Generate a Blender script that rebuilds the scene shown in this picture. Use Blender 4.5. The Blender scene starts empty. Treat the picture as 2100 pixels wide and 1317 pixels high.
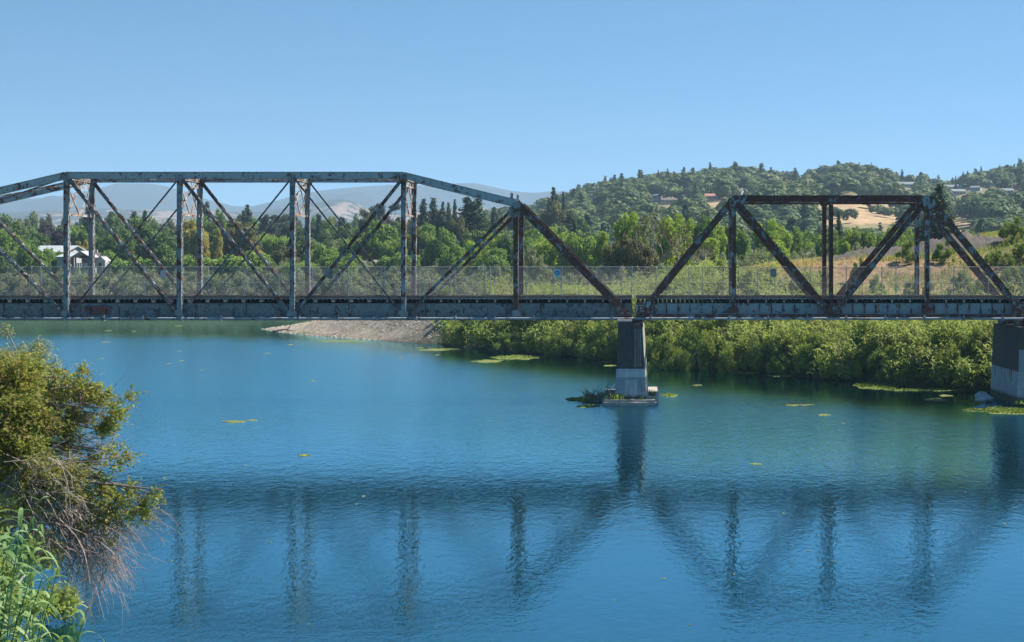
import bpy, math, numpy as np
from mathutils import Vector, Matrix
R = math.radians
C = bpy.context.scene.collection
F, VX, HY, H = 3575.0, 1318.0, 546.0, 9.2       # focal length (px of the 2100 px frame), vanishing point, eye height
D0 = 118.0                                      # distance of the near trusses
def P(px, py, Y): return np.array([(px-VX)/F*Y, Y, H-(py-HY)/F*Y])
def PX(X, Y): return VX+F*X/Y
def PY(Z, Y): return HY+F*(H-Z)/Y
def sm(a, b, x):
    t = np.clip((np.asarray(x, float)-a)/(b-a), 0, 1); return t*t*(3-2*t)

# ------------------------------------------------------------------ node helpers / materials
def new_mat(name):
    m = bpy.data.materials.new(name); m.use_nodes = True
    nt = m.node_tree; nt.nodes.clear()
    out = nt.nodes.new('ShaderNodeOutputMaterial')
    return m, nt, out
def nd(nt, t, **kw):
    n = nt.nodes.new(t)
    for k, v in kw.items():
        if k in ('operation', 'blend_type', 'data_type', 'attribute_name', 'noise_dimensions', 'feature', 'interpolation_type', 'musgrave_type', 'distance', 'vector_type'):
            setattr(n, k, v)
        else:
            n.inputs[k.replace('_', ' ')].default_value = v
    return n
def L(nt, a, b): nt.links.new(a, b)
def geo_pos(nt, scale=(1, 1, 1)):
    g = nt.nodes.new('ShaderNodeNewGeometry')
    v = nt.nodes.new('ShaderNodeVectorMath'); v.operation = 'MULTIPLY'
    L(nt, g.outputs['Position'], v.inputs[0]); v.inputs[1].default_value = scale
    return v.outputs[0]
def noise(nt, vec, scale, detail=4, rough=.55, dist=0):
    n = nt.nodes.new('ShaderNodeTexNoise')
    n.inputs['Scale'].default_value = scale; n.inputs['Detail'].default_value = detail
    n.inputs['Roughness'].default_value = rough; n.inputs['Distortion'].default_value = dist
    if vec is not None: L(nt, vec, n.inputs['Vector'])
    return n.outputs['Fac']
def ramp(nt, fac, stops):
    r = nt.nodes.new('ShaderNodeValToRGB'); L(nt, fac, r.inputs[0])
    e = r.color_ramp.elements
    while len(e) < len(stops): e.new(.5)
    for i, (p, c) in enumerate(stops):
        e[i].position = p; e[i].color = (c[0], c[1], c[2], 1) if not isinstance(c, (int, float)) else (c, c, c, 1)
    return r.outputs[0]
def mix(nt, fac, a, b, bt='MIX'):
    m = nt.nodes.new('ShaderNodeMix'); m.data_type = 'RGBA'; m.blend_type = bt
    if isinstance(fac, (int, float)): m.inputs[0].default_value = fac
    else: L(nt, fac, m.inputs[0])
    for i, v in ((6, a), (7, b)):
        if isinstance(v, tuple): m.inputs[i].default_value = (*v[:3], 1)
        else: L(nt, v, m.inputs[i])
    return m.outputs[2]
def bump(nt, h, strength=.3, dist=.02):
    b = nt.nodes.new('ShaderNodeBump'); b.inputs['Strength'].default_value = strength
    b.inputs['Distance'].default_value = dist; L(nt, h, b.inputs['Height']); return b.outputs[0]
def prin(nt, out, col, rough=.7, spec=.3, nrm=None, metal=0):
    p = nt.nodes.new('ShaderNodeBsdfPrincipled')
    if isinstance(col, tuple): p.inputs['Base Color'].default_value = (*col[:3], 1)
    else: L(nt, col, p.inputs['Base Color'])
    if isinstance(rough, (int, float)): p.inputs['Roughness'].default_value = rough
    else: L(nt, rough, p.inputs['Roughness'])
    p.inputs['Specular IOR Level'].default_value = spec; p.inputs['Metallic'].default_value = metal
    if nrm is not None: L(nt, nrm, p.inputs['Normal'])
    if out is not None: L(nt, p.outputs[0], out.inputs[0])
    return p
def mat_plain(name, col, rough=.75, var=.25, scale=3.0, spec=.3):
    m, nt, out = new_mat(name)
    f = noise(nt, geo_pos(nt), scale, 6, .65)
    c = ramp(nt, f, [(.25, tuple(x*(1-var) for x in col)), (.75, tuple(min(1, x*(1+var)) for x in col))])
    prin(nt, out, c, rough, spec, bump(nt, f, .3, .02)); return m
def mat_rusty(name, amount, paint=(.35, .405, .42), rust=(.12, .045, .028), dark=.25):
    """weathered paint with rust patches"""
    m, nt, out = new_mat(name)
    pos = geo_pos(nt)
    a = noise(nt, pos, 1.7, 10, .70, .3); b = noise(nt, geo_pos(nt, (3, 3, .8)), 2.2, 6, .7)
    s = nt.nodes.new('ShaderNodeMath'); s.operation = 'MULTIPLY_ADD'
    L(nt, b, s.inputs[0]); s.inputs[1].default_value = .45; L(nt, a, s.inputs[2])
    t = .725-(amount-.5)*.36
    fac = ramp(nt, s.outputs[0], [(max(.01, t-.035), 0.), (min(.99, t+.035), 1.)])
    g = noise(nt, pos, 6, 5, .7)
    pc = ramp(nt, g, [(.3, tuple(x*(1-dark) for x in paint)), (.7, tuple(x*1.1 for x in paint))])
    rc = ramp(nt, g, [(.3, tuple(x*.45 for x in rust)), (.55, rust), (.75, (rust[0]*2.1, rust[1]*2.2, rust[2]*1.9))])
    c = mix(nt, fac, pc, rc)
    prin(nt, out, c, .72, .3, bump(nt, s.outputs[0], .35, .02)); return m
def mat_leaf(name, dark, light, hue=.3, trans=.3, rough=.6):
    m, nt, out = new_mat(name)
    at = nt.nodes.new('ShaderNodeAttribute'); at.attribute_name = 'var'
    oi = nt.nodes.new('ShaderNodeObjectInfo')
    c = mix(nt, at.outputs['Fac'], dark, light)
    mid = tuple((a+b)/2 for a, b in zip(dark, light))
    c1 = tuple((mid[0]*1.55, mid[1]*1.12, mid[2]*.9)); c0 = tuple((mid[0]*.62, mid[1]*.82, mid[2]*1.05))
    tint = mix(nt, oi.outputs['Random'], c0, c1)
    c = mix(nt, hue, c, tint)
    p = prin(nt, None, c, rough, .12)
    tr = nt.nodes.new('ShaderNodeBsdfTranslucent')
    tc = mix(nt, .6, c, (light[0]*1.5, light[1]*1.5, light[2]*.7)); L(nt, tc, tr.inputs[0])
    mx = nt.nodes.new('ShaderNodeMixShader'); mx.inputs[0].default_value = trans
    L(nt, p.outputs[0], mx.inputs[1]); L(nt, tr.outputs[0], mx.inputs[2]); L(nt, mx.outputs[0], out.inputs[0])
    return m

M = {}
def mat_conc(name, col, var=.3):
    m, nt, out = new_mat(name); st = noise(nt, geo_pos(nt, (5, 5, .35)), 1.0, 5, .7); f = noise(nt, geo_pos(nt), 2.2, 8, .75)
    g = nt.nodes.new('ShaderNodeNewGeometry'); sp = nt.nodes.new('ShaderNodeSeparateXYZ'); L(nt, g.outputs['Position'], sp.inputs[0])
    wv = nt.nodes.new('ShaderNodeMath'); wv.operation = 'MULTIPLY_ADD'; L(nt, f, wv.inputs[0]); wv.inputs[1].default_value = -.8; L(nt, sp.outputs['Z'], wv.inputs[2])
    wet = ramp(nt, wv.outputs[0], [(.02, 1.), (.22, 0.)])
    c = ramp(nt, f, [(.25, tuple(x*(1-var) for x in col)), (.75, tuple(min(1, x*(1+var)) for x in col))])
    c = mix(nt, 1., c, ramp(nt, st, [(.28, .45), (.46, 1.), (.60, 1.), (.76, 1.7)]), 'MULTIPLY')
    c = mix(nt, wet, c, (.055, .06, .035))
    prin(nt, out, c, .88, .25, bump(nt, f, .4, .03)); return m
M['span_paint'] = mat_rusty('paint_blue_weathered', .30)
M['span_post'] = mat_rusty('paint_blue_post', .38, (.23, .265, .275))
M['span_diag'] = mat_rusty('paint_grey_diagonal', .46, (.17, .20, .215))
M['rust_half'] = mat_rusty('paint_rust_half', .56, (.27, .32, .34))
M['rust_most'] = mat_rusty('paint_rust_most', .68, (.20, .235, .25))
M['rust_all'] = mat_rusty('rust_full', .90, (.19, .23, .25), (.115, .038, .026))
M['lace'] = mat_rusty('lacing_bars', .50, (.42, .40, .37), (.25, .11, .055))
M['girder'] = mat_rusty('girder_paint', .27, (.21, .235, .235), (.06, .055, .055), .45)
M['girder_pale'] = mat_rusty('girder_pale_paint', .22, (.28, .315, .32), (.12, .07, .05), .2)
M['pipe'] = mat_rusty('pipe_metal', .3, (.27, .30, .32), (.12, .075, .05))
M['timber'] = mat_plain('weathered_timber', (.20, .135, .10), .85, .5, 5)
M['timber_pale'] = mat_plain('pale_timber_end', (.40, .31, .24), .85, .35, 8)
M['timber_dark'] = mat_plain('creosote_timber_in_shade', (.012, .010, .009), .9, .4, 6)  # dark timber taken near black: the shade under the deck is in the colour
M['galv'] = mat_plain('galvanised_steel', (.30, .315, .32), .5, .2, 8, .5)
M['rail'] = mat_plain('rail_steel', (.16, .10, .08), .55, .3, 8)
M['conc_dark'] = mat_conc('dark_coated_concrete', (.062, .054, .050))
M['conc_strk'] = mat_plain('streaked_concrete', (.15, .135, .12), .9, .35, 3.0)
M['conc_light'] = mat_conc('grey_painted_concrete', (.26, .30, .32))
M['conc_mid'] = mat_conc('mid_painted_concrete', (.21, .245, .265))
M['conc_patch'] = mat_conc('pale_painted_concrete', (.33, .36, .375))
M['conc_raw'] = mat_plain('raw_concrete', (.33, .29, .25), .9, .3, 3.0)
M['bark'] = mat_plain('bark', (.10, .080, .065), .9, .4, 2.5)
M['bark_grey'] = mat_plain('pale_bark', (.26, .22, .19), .9, .3, 2.5)
M['twig'] = mat_plain('dry_twig', (.25, .19, .155), .85, .4, 6)
M['rock'] = mat_plain('grey_rock', (.42, .40, .40), .9, .55, 2.5)
M['sign'] = mat_plain('sign_back', (.20, .22, .23), .6, .2, 6)
M['sign_white'] = mat_plain('sign_face_white', (.50, .56, .58), .6, .12, 6)
M['sign_blue'] = mat_plain('sign_blue', (.03, .22, .42), .6, .2, 9)
M['graf_or'] = mat_plain('graffiti_orange', (.30, .085, .03), .8, .3, 6)
M['graf_bl'] = mat_plain('graffiti_blue', (.035, .085, .17), .8, .3, 6)
M['graf_bk'] = mat_plain('graffiti_black', (.03, .035, .04), .8, .3, 6)
M['graf_dim'] = mat_plain('graffiti_faded', (.11, .125, .13), .8, .5, 6)
M['graf_wt'] = mat_plain('graffiti_white', (.5, .52, .52), .8, .2, 6)
M['glass'] = mat_plain('window_glass', (.05, .06, .07), .15, .1, 2, .6)
M['oak'] = mat_leaf('leaf_oak', (.045, .082, .024), (.14, .20, .055), .3, .22)
M['hill'] = mat_leaf('leaf_hill', (.042, .072, .022), (.13, .175, .058), .55, .12)
M['cotton'] = mat_leaf('leaf_cottonwood', (.13, .20, .028), (.33, .42, .06), .25, .38)
M['green'] = mat_leaf('leaf_green', (.080, .145, .032), (.215, .31, .065), .35, .32)
M['willow'] = mat_leaf('leaf_willow', (.14, .175, .095), (.29, .325, .18), .3, .28)
M['conif'] = mat_leaf('leaf_conifer', (.026, .052, .028), (.060, .098, .048), .3, .12)
M['gold'] = mat_leaf('leaf_golden', (.20, .18, .045), (.42, .37, .10), .1, .3)
M['purple'] = mat_leaf('leaf_purple', (.022, .016, .022), (.055, .038, .045), .2, .15)
M['euc'] = mat_leaf('leaf_eucalyptus', (.050, .065, .045), (.105, .12, .08), .2, .2)
M['olive'] = mat_leaf('leaf_olive', (.085, .085, .032), (.16, .155, .060), .3, .25)
M['shrub'] = mat_leaf('leaf_shrub', (.055, .10, .022), (.27, .33, .085), .3, .33)
M['reed'] = mat_leaf('leaf_reed', (.085, .145, .036), (.37, .43, .12), .1, .36)
M['reed_straw'] = mat_leaf('leaf_reed_straw', (.13, .17, .045), (.42, .40, .16), .1, .3)
M['cane'] = mat_leaf('leaf_cane', (.085, .16, .055), (.27, .37, .15), .1, .3, .42)
M['elder'] = mat_leaf('leaf_elder', (.10, .13, .034), (.31, .32, .085), .1, .5, .45)
M['elder_dry'] = mat_leaf('leaf_elder_dry', (.20, .15, .06), (.36, .26, .10), .1, .3)
M['drygrass'] = mat_leaf('dry_grass', (.29, .20, .095), (.58, .43, .22), 0, .3)
M['weeds'] = mat_leaf('weeds', (.11, .16, .035), (.30, .36, .09), 0, .3)
M['algae'] = mat_leaf('algae', (.10, .16, .02), (.25, .31, .05), 0, .1)

# ------------------------------------------------------------------ mesh builder
class MB:
    def __init__(s): s.v = []; s.f = []; s.m = []; s.n = 0; s.var = []
    def add(s, v, f, mi=0, var=None):
        v = np.asarray(v, float); s.v.append(v)
        for q in f: s.f.append([i+s.n for i in q]); s.m.append(mi)
        s.n += len(v); return s
    def hexa(s, v, mi=0):
        return s.add(v, [(0, 3, 2, 1), (4, 5, 6, 7), (0, 1, 5, 4), (1, 2, 6, 5), (2, 3, 7, 6), (3, 0, 4, 7)], mi)
    def box(s, x0, x1, y0, y1, z0, z1, mi=0):
        return s.hexa([(x0, y0, z0), (x1, y0, z0), (x1, y1, z0), (x0, y1, z0), (x0, y0, z1), (x1, y0, z1), (x1, y1, z1), (x0, y1, z1)], mi)
    def beam(s, p0, p1, w, d, mi=0, depth=(0, 1, 0)):
        """bar from p0 to p1: d along depth, w across"""
        p0 = np.asarray(p0, float); p1 = np.asarray(p1, float); a = p1-p0; a /= np.linalg.norm(a)
        dv = np.asarray(depth, float); dv = dv-a*dv.dot(a); dv /= np.linalg.norm(dv); wv = np.cross(a, dv)
        q = [p+wv*w*.5*i+dv*d*.5*j for p in (p0, p1) for i, j in ((-1, -1), (1, -1), (1, 1), (-1, 1))]
        return s.hexa(q, mi)
    def channel(s, p0, p1, w, d, mi=0, lace=None, lmi=1, fl=.05):
        """riveted box member: two webs with rolled edges, laced on both sides"""
        p0 = np.asarray(p0, float); p1 = np.asarray(p1, float); a = p1-p0; Ln = np.linalg.norm(a); a /= Ln
        dv = np.array([0, 1., 0]); wv = np.cross(a, dv)
        for sd in (-1, 1):
            o = dv*d*.5*sd
            s.beam(p0+o, p1+o, w-fl*1.2, .03, mi)
            for e in (-1, 1):
                s.beam(p0+o+wv*(w/2-fl/2)*e-dv*.02*sd, p1+o+wv*(w/2-fl/2)*e-dv*.02*sd, fl, .12, mi)
        if lace:
            n = max(2, int(Ln/lace))
            for e in (-1, 1):
                o = wv*(w/2-.012)*e
                for k in range(n):
                    t0 = Ln*k/n; t1 = Ln*(k+1)/n; y0 = -d/2+.05; y1 = d/2-.05
                    if k % 2: y0, y1 = y1, y0
                    s.beam(p0+a*t0+o+dv*y0, p0+a*t1+o+dv*y1, .07, .02, lmi, depth=wv)
        else:
            for e in (-1, 1):
                s.beam(p0+wv*(w/2-.02)*e, p1+wv*(w/2-.02)*e, .02, d-.16, mi)
        return s
    def tube(s, pts, r0, r1=None, sides=6, mi=0, cap=True):
        pts = np.asarray(pts, float); n = len(pts); r1 = r0 if r1 is None else r1
        rs = np.linspace(r0, r1, n); V = []; up = np.array([.3, .2, .93])
        for i in range(n):
            t = pts[min(i+1, n-1)]-pts[max(i-1, 0)]; t /= (np.linalg.norm(t)+1e-9)
            u = np.cross(t, up)
            if np.linalg.norm(u) < .05: u = np.cross(t, (1, 0, 0))
            u /= np.linalg.norm(u); w = np.cross(t, u)
            for k in range(sides):
                an = 2*math.pi*k/sides; V.append(pts[i]+rs[i]*(u*math.cos(an)+w*math.sin(an)))
        fs = [(i*sides+k, i*sides+(k+1) % sides, (i+1)*sides+(k+1) % sides, (i+1)*sides+k) for i in range(n-1) for k in range(sides)]
        if cap and sides > 2: fs += [tuple(range(sides))[::-1], tuple((n-1)*sides+k for k in range(sides))]
        return s.add(V, fs, mi)
    def plate(s, pts2, y0, y1, mi=0):
        """polygon in the x-z plane with thickness along y"""
        n = len(pts2)
        V = [(x, y0, z) for x, z in pts2]+[(x, y1, z) for x, z in pts2]
        fs = [tuple(range(n)), tuple(range(2*n-1, n-1, -1))]+[(i, i+n, (i+1) % n+n, (i+1) % n) for i in range(n)]
        return s.add(V, fs, mi)
def mesh_np(name, V, Q, mats, var=None, mi=None, smooth=False):
    """quads-only mesh from numpy arrays"""
    me = bpy.data.meshes.new(name); V = np.asarray(V, np.float32); Q = np.asarray(Q, np.int32)
    k = Q.shape[1]
    me.vertices.add(len(V)); me.vertices.foreach_set('co', V.ravel())
    me.loops.add(Q.size); me.loops.foreach_set('vertex_index', Q.ravel())
    me.polygons.add(len(Q)); me.polygons.foreach_set('loop_start', np.arange(0, Q.size, k, dtype=np.int32))
    if mi is not None: me.polygons.foreach_set('material_index', np.asarray(mi, np.int32))
    for m in mats: me.materials.append(m)
    me.update(calc_edges=True)
    if smooth: me.polygons.foreach_set('use_smooth', np.ones(len(Q), bool))
    if var is not None:
        a = me.attributes.new('var', 'FLOAT', 'FACE'); a.data.foreach_set('value', np.asarray(var, np.float32))
    return me
def mesh_mb(name, mb, mats, origin=(0, 0, 0), smooth=False):
    me = bpy.data.meshes.new(name)
    V = np.concatenate(mb.v)-np.asarray(origin)
    me.from_pydata([tuple(v) for v in V], [], mb.f)
    for m in mats: me.materials.append(m)
    me.polygons.foreach_set('material_index', mb.m)
    if smooth: me.polygons.foreach_set('use_smooth', [True]*len(mb.f))
    me.update(); return me
def link(name, data, parent=None, loc=(0, 0, 0)):
    o = bpy.data.objects.new(name, data); C.objects.link(o); o.location = loc
    if parent is not None: o.parent = parent
    return o
def tag(o, label, cat, group=None, kind=None):
    if label: o['label'] = label
    if cat: o['category'] = cat
    if group: o['group'] = group
    if kind: o['kind'] = kind
    return o
def empty(name, loc, label, cat, group=None):
    o = link(name, None, None, tuple(float(x) for x in loc)); o.empty_display_size = .5
    return tag(o, label, cat, group)
def part(root, name, mb, mats, label=None, parent=None, smooth=False):
    """a part built in world coordinates under a root that is only translated"""
    if not isinstance(mats, (list, tuple)): mats = [mats]
    o = link(name, mesh_mb(name, mb, mats, root.location[:], smooth), parent if parent is not None else root)
    if label: o['label'] = label
    return o

# ------------------------------------------------------------------ terrain
WP = np.array([(30, -60), (30, 100), (29, 118), (26.8, 127), (21.5, 132), (15.2, 142), (7.8, 154), (-2.7, 169), (-8.4, 179), (-17, 191), (-24, 206),
      (-33, 216), (-43, 229), (-51, 243), (-56, 255), (-55.5, 266), (-53, 280), (-49, 296), (-46, 310), (-60, 316), (-90, 314), (-130, 309), (-200, 300),
      (-270, 262), (-200, 222), (-120, 185), (-74, 150), (-56, 122), (-41, 105), (-34, 86), (-25, 62), (-16.2, 43), (-12, 33), (-8, 25), (-6, 10), (-5, -60)], float)
def sdw(X, Y):
    X = np.asarray(X, float); Y = np.asarray(Y, float)
    d2 = np.full(X.shape, 1e12); ins = np.zeros(X.shape, bool)
    n = len(WP)
    for i in range(n):
        ax, ay = WP[i]; bx, by = WP[(i+1) % n]
        ex, ey = bx-ax, by-ay
        t = np.clip(((X-ax)*ex+(Y-ay)*ey)/(ex*ex+ey*ey), 0, 1)
        d2 = np.minimum(d2, (X-ax-ex*t)**2+(Y-ay-ey*t)**2)
        c = (ay > Y) != (by > Y)
        with np.errstate(divide='ignore', invalid='ignore'):
            xi = ax+(Y-ay)*ex/(ey if ey else 1e-9)
        ins ^= c & (X < xi)
    d = np.sqrt(d2); return np.where(ins, -d, d)
rs0 = np.random.RandomState(5)
WAV = [(rs0.uniform(0, 2*math.pi), rs0.uniform(0, 2*math.pi), rs0.uniform(.7, 1.3)) for _ in range(9)]
def wob(X, Y, sc):
    r = 0
    for a, ph, k in WAV: r = r+np.sin((X*math.cos(a)+Y*math.sin(a))*k/sc*2*math.pi+ph)
    return r/4.5
HILLPX = [900, 1040, 1110, 1170, 1220, 1290, 1350, 1420, 1500, 1590, 1680, 1750, 1810, 1870, 1930, 1990, 2060, 2110, 2250, 2600]
HILLY = [476, 455, 442, 424, 404, 392, 386, 380, 367, 380, 374, 362, 372, 386, 397, 382, 372, 358, 351, 378]
YC = 1400.
def terr(X, Y):
    X = np.asarray(X, float); Y = np.asarray(Y, float)
    d = sdw(X, Y)
    bw = np.exp(-(((X+41)/21)**2+((Y-246)/38)**2)); bm = sm(.18, .55, bw)
    base = 3.6+1.3*sm(-20, 10, X)
    far = sm(290, 330, Y)
    base = base*(1-far)+far*(2.6+5.2*sm(335, 420, Y))
    base = base*(1-bm)+.5*bm
    k = .8*(1-bm)+.045*bm
    dd = np.maximum(d, 0)
    h = base*(1-np.exp(-k*dd/base))
    # spoil bank on the right
    cr = np.interp(X, [-4, 3, 10.7, 15, 20.3, 25.6, 31, 36, 41.6, 60, 120], [4.3, 5.9, 8.2, 9.2, 9.8, 10.2, 10.7, 11.2, 12.8, 15.5, 17])
    m = sm(157, 181, Y-.18*(X-10))*(1-sm(215, 275, Y))*sm(1, 9, dd)
    h = np.where(cr > h, h+(cr-h)*m, h)
    h = h+wob(X, Y, 9)*.16*sm(2, 8, dd)*(1-bm)+.05*wob(X, Y, 3)*sm(.5, 3, dd)
    # hill
    px = VX+F*X/np.maximum(Y, 60)
    hz = H+(HY-np.interp(px, HILLPX, HILLY))/F*YC
    up = np.clip((Y-620)/(YC-620), 0, 1); up = up**.85*(1-.75*sm(YC+60, 2600, Y))
    hh = 8+(hz-8)*up*sm(820, 1000, px)
    hh = hh+wob(X, Y, 170)*3.0*np.clip(up*2, 0, 1)*sm(1150, 1350, px)*(1-sm(1250, 1380, Y))
    h = np.where(Y > 600, np.maximum(h, hh), h)
    h = np.where(d < 0, -2.2*sm(0, 4, -d)-.02, h)
    return h
def gz(x, y): return float(terr(np.array([x]), np.array([y]))[0])
def hit(px, py, y0=300., y1=1500.):
    Ys = np.linspace(y0, y1, 500); X = (px-VX)/F*Ys; Z = H-(py-HY)/F*Ys
    g = terr(X, Ys); k = np.nonzero(g >= Z)[0]
    i = k[0] if len(k) else len(Ys)-1
    return X[i], Ys[i], g[i]
def grow(a, b, s0, f):
    r = [a]; s = s0
    while r[-1] < b: r.append(min(b, r[-1]+s)); s *= f
    return r
xs = np.array([-v for v in grow(110, 8800, 2, 1.10)][::-1][:-1]+list(np.arange(-110, 100, 1.25))+grow(100, 8800, 2, 1.06))
ys = np.array(list(np.arange(-60, 330, 1.4))+grow(330, 1700, 2.5, 1.012)+grow(1700, 10900, 40, 1.06)[1:])
GX, GY = np.meshgrid(xs, ys); GZ = terr(GX.ravel(), GY.ravel()).reshape(GX.shape)
nx, ny = len(xs), len(ys)
ii = (np.arange(ny-1)[:, None]*nx+np.arange(nx-1)[None, :]).ravel()
me = mesh_np('ground', np.stack([GX.ravel(), GY.ravel(), GZ.ravel()], 1), np.stack([ii, ii+1, ii+nx+1, ii+nx], 1), [], smooth=True)
X, Y, Z = GX.ravel(), GY.ravel(), GZ.ravel(); dW = sdw(X, Y)
col = np.tile(np.array([.085, .085, .040]), (len(X), 1))
def blend(mask, c):
    global col
    col = col*(1-mask[:, None])+np.array(c)*mask[:, None]
bmask = sm(.12, .4, np.exp(-(((X+41)/21)**2+((Y-246)/38)**2)))
blend(bmask, (.31, .255, .195))
mm = sm(150, 160, Y-.18*(X-10))*(1-sm(240, 280, Y))*sm(6, 14, X+wob(X, Y, 14)*3)
blend(mm, (.27, .18, .10))
blend(mm*sm(.1, .6, wob(X+31, Y, 17)), (.15, .16, .06))
pxg = VX+F*X/np.maximum(Y, 60); pyg = HY+F*(H-Z)/np.maximum(Y, 60)
hm = sm(600, 700, Y)*(Y < 2800)
blend(hm, (.20, .165, .085))
def in_field(px, py):
    a = (px > 1655) & (px < 1865) & (py > 414-(px-1655)*.0) & (py < 462-(px-1655)*.02)
    b = (px > 1930) & (px < 2015) & (py > 446+(px-1930)*.22) & (py < 478+(px-1930)*.02)
    c = (px > 1440) & (px < 1480) & (py > 408) & (py < 424)
    e = (px > 1978) & (px < 1988) & (py > 404) & (py < 420)
    g = (px > 1635) & (px < 1658) & (py > 368) & (py < 378)
    return a | b | c | e | g
fm = (in_field(pxg, pyg) & (Y > 640)).astype(float)
blend(fm, (.36, .25, .14))
farp = (Y > 2800).astype(float); blend(farp, (.20, .17, .09))
blend((dW < .3).astype(float)*(1-bmask), (.05, .06, .035))
blend(bmask*(1-sm(.8, 2.6, dW)), (.13, .11, .085))
ca = me.color_attributes.new('ground_colour', 'FLOAT_COLOR', 'POINT')
ca.data.foreach_set('color', np.concatenate([col, np.ones((len(col), 1))], 1).astype(np.float32).ravel())
m, nt, out = new_mat('ground'); at = nt.nodes.new('ShaderNodeAttribute'); at.attribute_name = 'ground_colour'
f1 = noise(nt, geo_pos(nt), 1.2, 8, .75); f2 = noise(nt, geo_pos(nt), .12, 5, .6)
v1 = ramp(nt, f1, [(.3, .40), (.7, 1.55)]); v2 = ramp(nt, f2, [(.3, .75), (.7, 1.25)])
c = mix(nt, 1., mix(nt, 1., at.outputs['Color'], v1, 'MULTIPLY'), v2, 'MULTIPLY')
prin(nt, out, c, .95, .1, bump(nt, f1, .8, .25)); me.materials.append(m)
tag(link('ground', me), None, None, kind='structure')

# ------------------------------------------------------------------ water
m, nt, out = new_mat('river_water')
pos = geo_pos(nt, (1, .42, 1))
w1 = noise(nt, pos, 4.0, 3, .6, .5); w2 = noise(nt, geo_pos(nt, (1, .5, 1)), 1.4, 3, .5, .3); wf = noise(nt, geo_pos(nt, (.6, 1.6, 1)), 3.0, 3, .55, .4); w3 = noise(nt, geo_pos(nt, (1, .35, 1)), .045, 4, .55, .5)
calm = ramp(nt, w3, [(.34, .7), (.62, 1.)])
g_ = nt.nodes.new('ShaderNodeNewGeometry'); sp = nt.nodes.new('ShaderNodeSeparateXYZ'); L(nt, g_.outputs['Position'], sp.inputs[0])
def mrange(v, a_, b_):
    r_ = nt.nodes.new('ShaderNodeMapRange'); r_.interpolation_type = 'SMOOTHSTEP'; L(nt, v, r_.inputs[0]); r_.inputs[1].default_value = a_; r_.inputs[2].default_value = b_; return r_.outputs[0]
def mth(op, a_, b_):
    r_ = nt.nodes.new('ShaderNodeMath'); r_.operation = op
    for i_, v_ in enumerate((a_, b_)):
        if isinstance(v_, (int, float)): r_.inputs[i_].default_value = v_
        else: L(nt, v_, r_.inputs[i_])
    return r_.outputs[0]
off = mth('SUBTRACT', mth('ADD', mth('MULTIPLY', sp.outputs['Y'], -.61), 102.), sp.outputs['X'])      # metres off the right bank
wind = mth('MULTIPLY', mth('MULTIPLY', mrange(sp.outputs['Y'], 66, 122), mrange(sp.outputs['Y'], 250, 205)), mrange(off, 6, 26))
rgh = mth('ADD', mth('MULTIPLY', wind, .12), .014)
calm = mth('MULTIPLY', calm, mth('MULTIPLY_ADD', wind, 4.0) if False else mth('ADD', mth('MULTIPLY', wind, 3.0), 1.0))
a = nt.nodes.new('ShaderNodeMath'); a.operation = 'MULTIPLY_ADD'; L(nt, w2, a.inputs[0]); a.inputs[1].default_value = 1.2; L(nt, w1, a.inputs[2])
b = nt.nodes.new('ShaderNodeMath'); b.operation = 'MULTIPLY_ADD'; L(nt, a.outputs[0], b.inputs[0]); L(nt, calm, b.inputs[1]); L(nt, mth('MULTIPLY', wf, mth('ADD', mth('MULTIPLY', wind, 2.2), .30)), b.inputs[2])
nr = bump(nt, b.outputs[0], 1., .0082)
body = nt.nodes.new('ShaderNodeBsdfDiffuse'); L(nt, mix(nt, w3, (.003, .022, .026), (.004, .028, .034)), body.inputs[0]); L(nt, nr, body.inputs['Normal'])
gl = nt.nodes.new('ShaderNodeBsdfGlossy'); gl.inputs['Color'].default_value = (.47, .86, 1, 1); L(nt, rgh, gl.inputs['Roughness']); L(nt, nr, gl.inputs['Normal'])
fr = nt.nodes.new('ShaderNodeFresnel'); fr.inputs['IOR'].default_value = 1.333; L(nt, nr, fr.inputs['Normal'])
fa = nt.nodes.new('ShaderNodeMath'); fa.operation = 'MULTIPLY_ADD'; L(nt, fr.outputs[0], fa.inputs[0]); fa.inputs[1].default_value = 1.3; fa.inputs[2].default_value = .11; fa.use_clamp = True
mx = nt.nodes.new('ShaderNodeMixShader'); L(nt, fa.outputs[0], mx.inputs[0]); L(nt, body.outputs[0], mx.inputs[1]); L(nt, gl.outputs[0], mx.inputs[2]); L(nt, mx.outputs[0], out.inputs[0])
mb = MB(); mb.add([(-330, -60, 0), (60, -60, 0), (60, 330, 0), (-330, 330, 0)], [(0, 1, 2, 3)])
tag(link('river_water', mesh_mb('river_water', mb, [m])), None, None, kind='structure')

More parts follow.
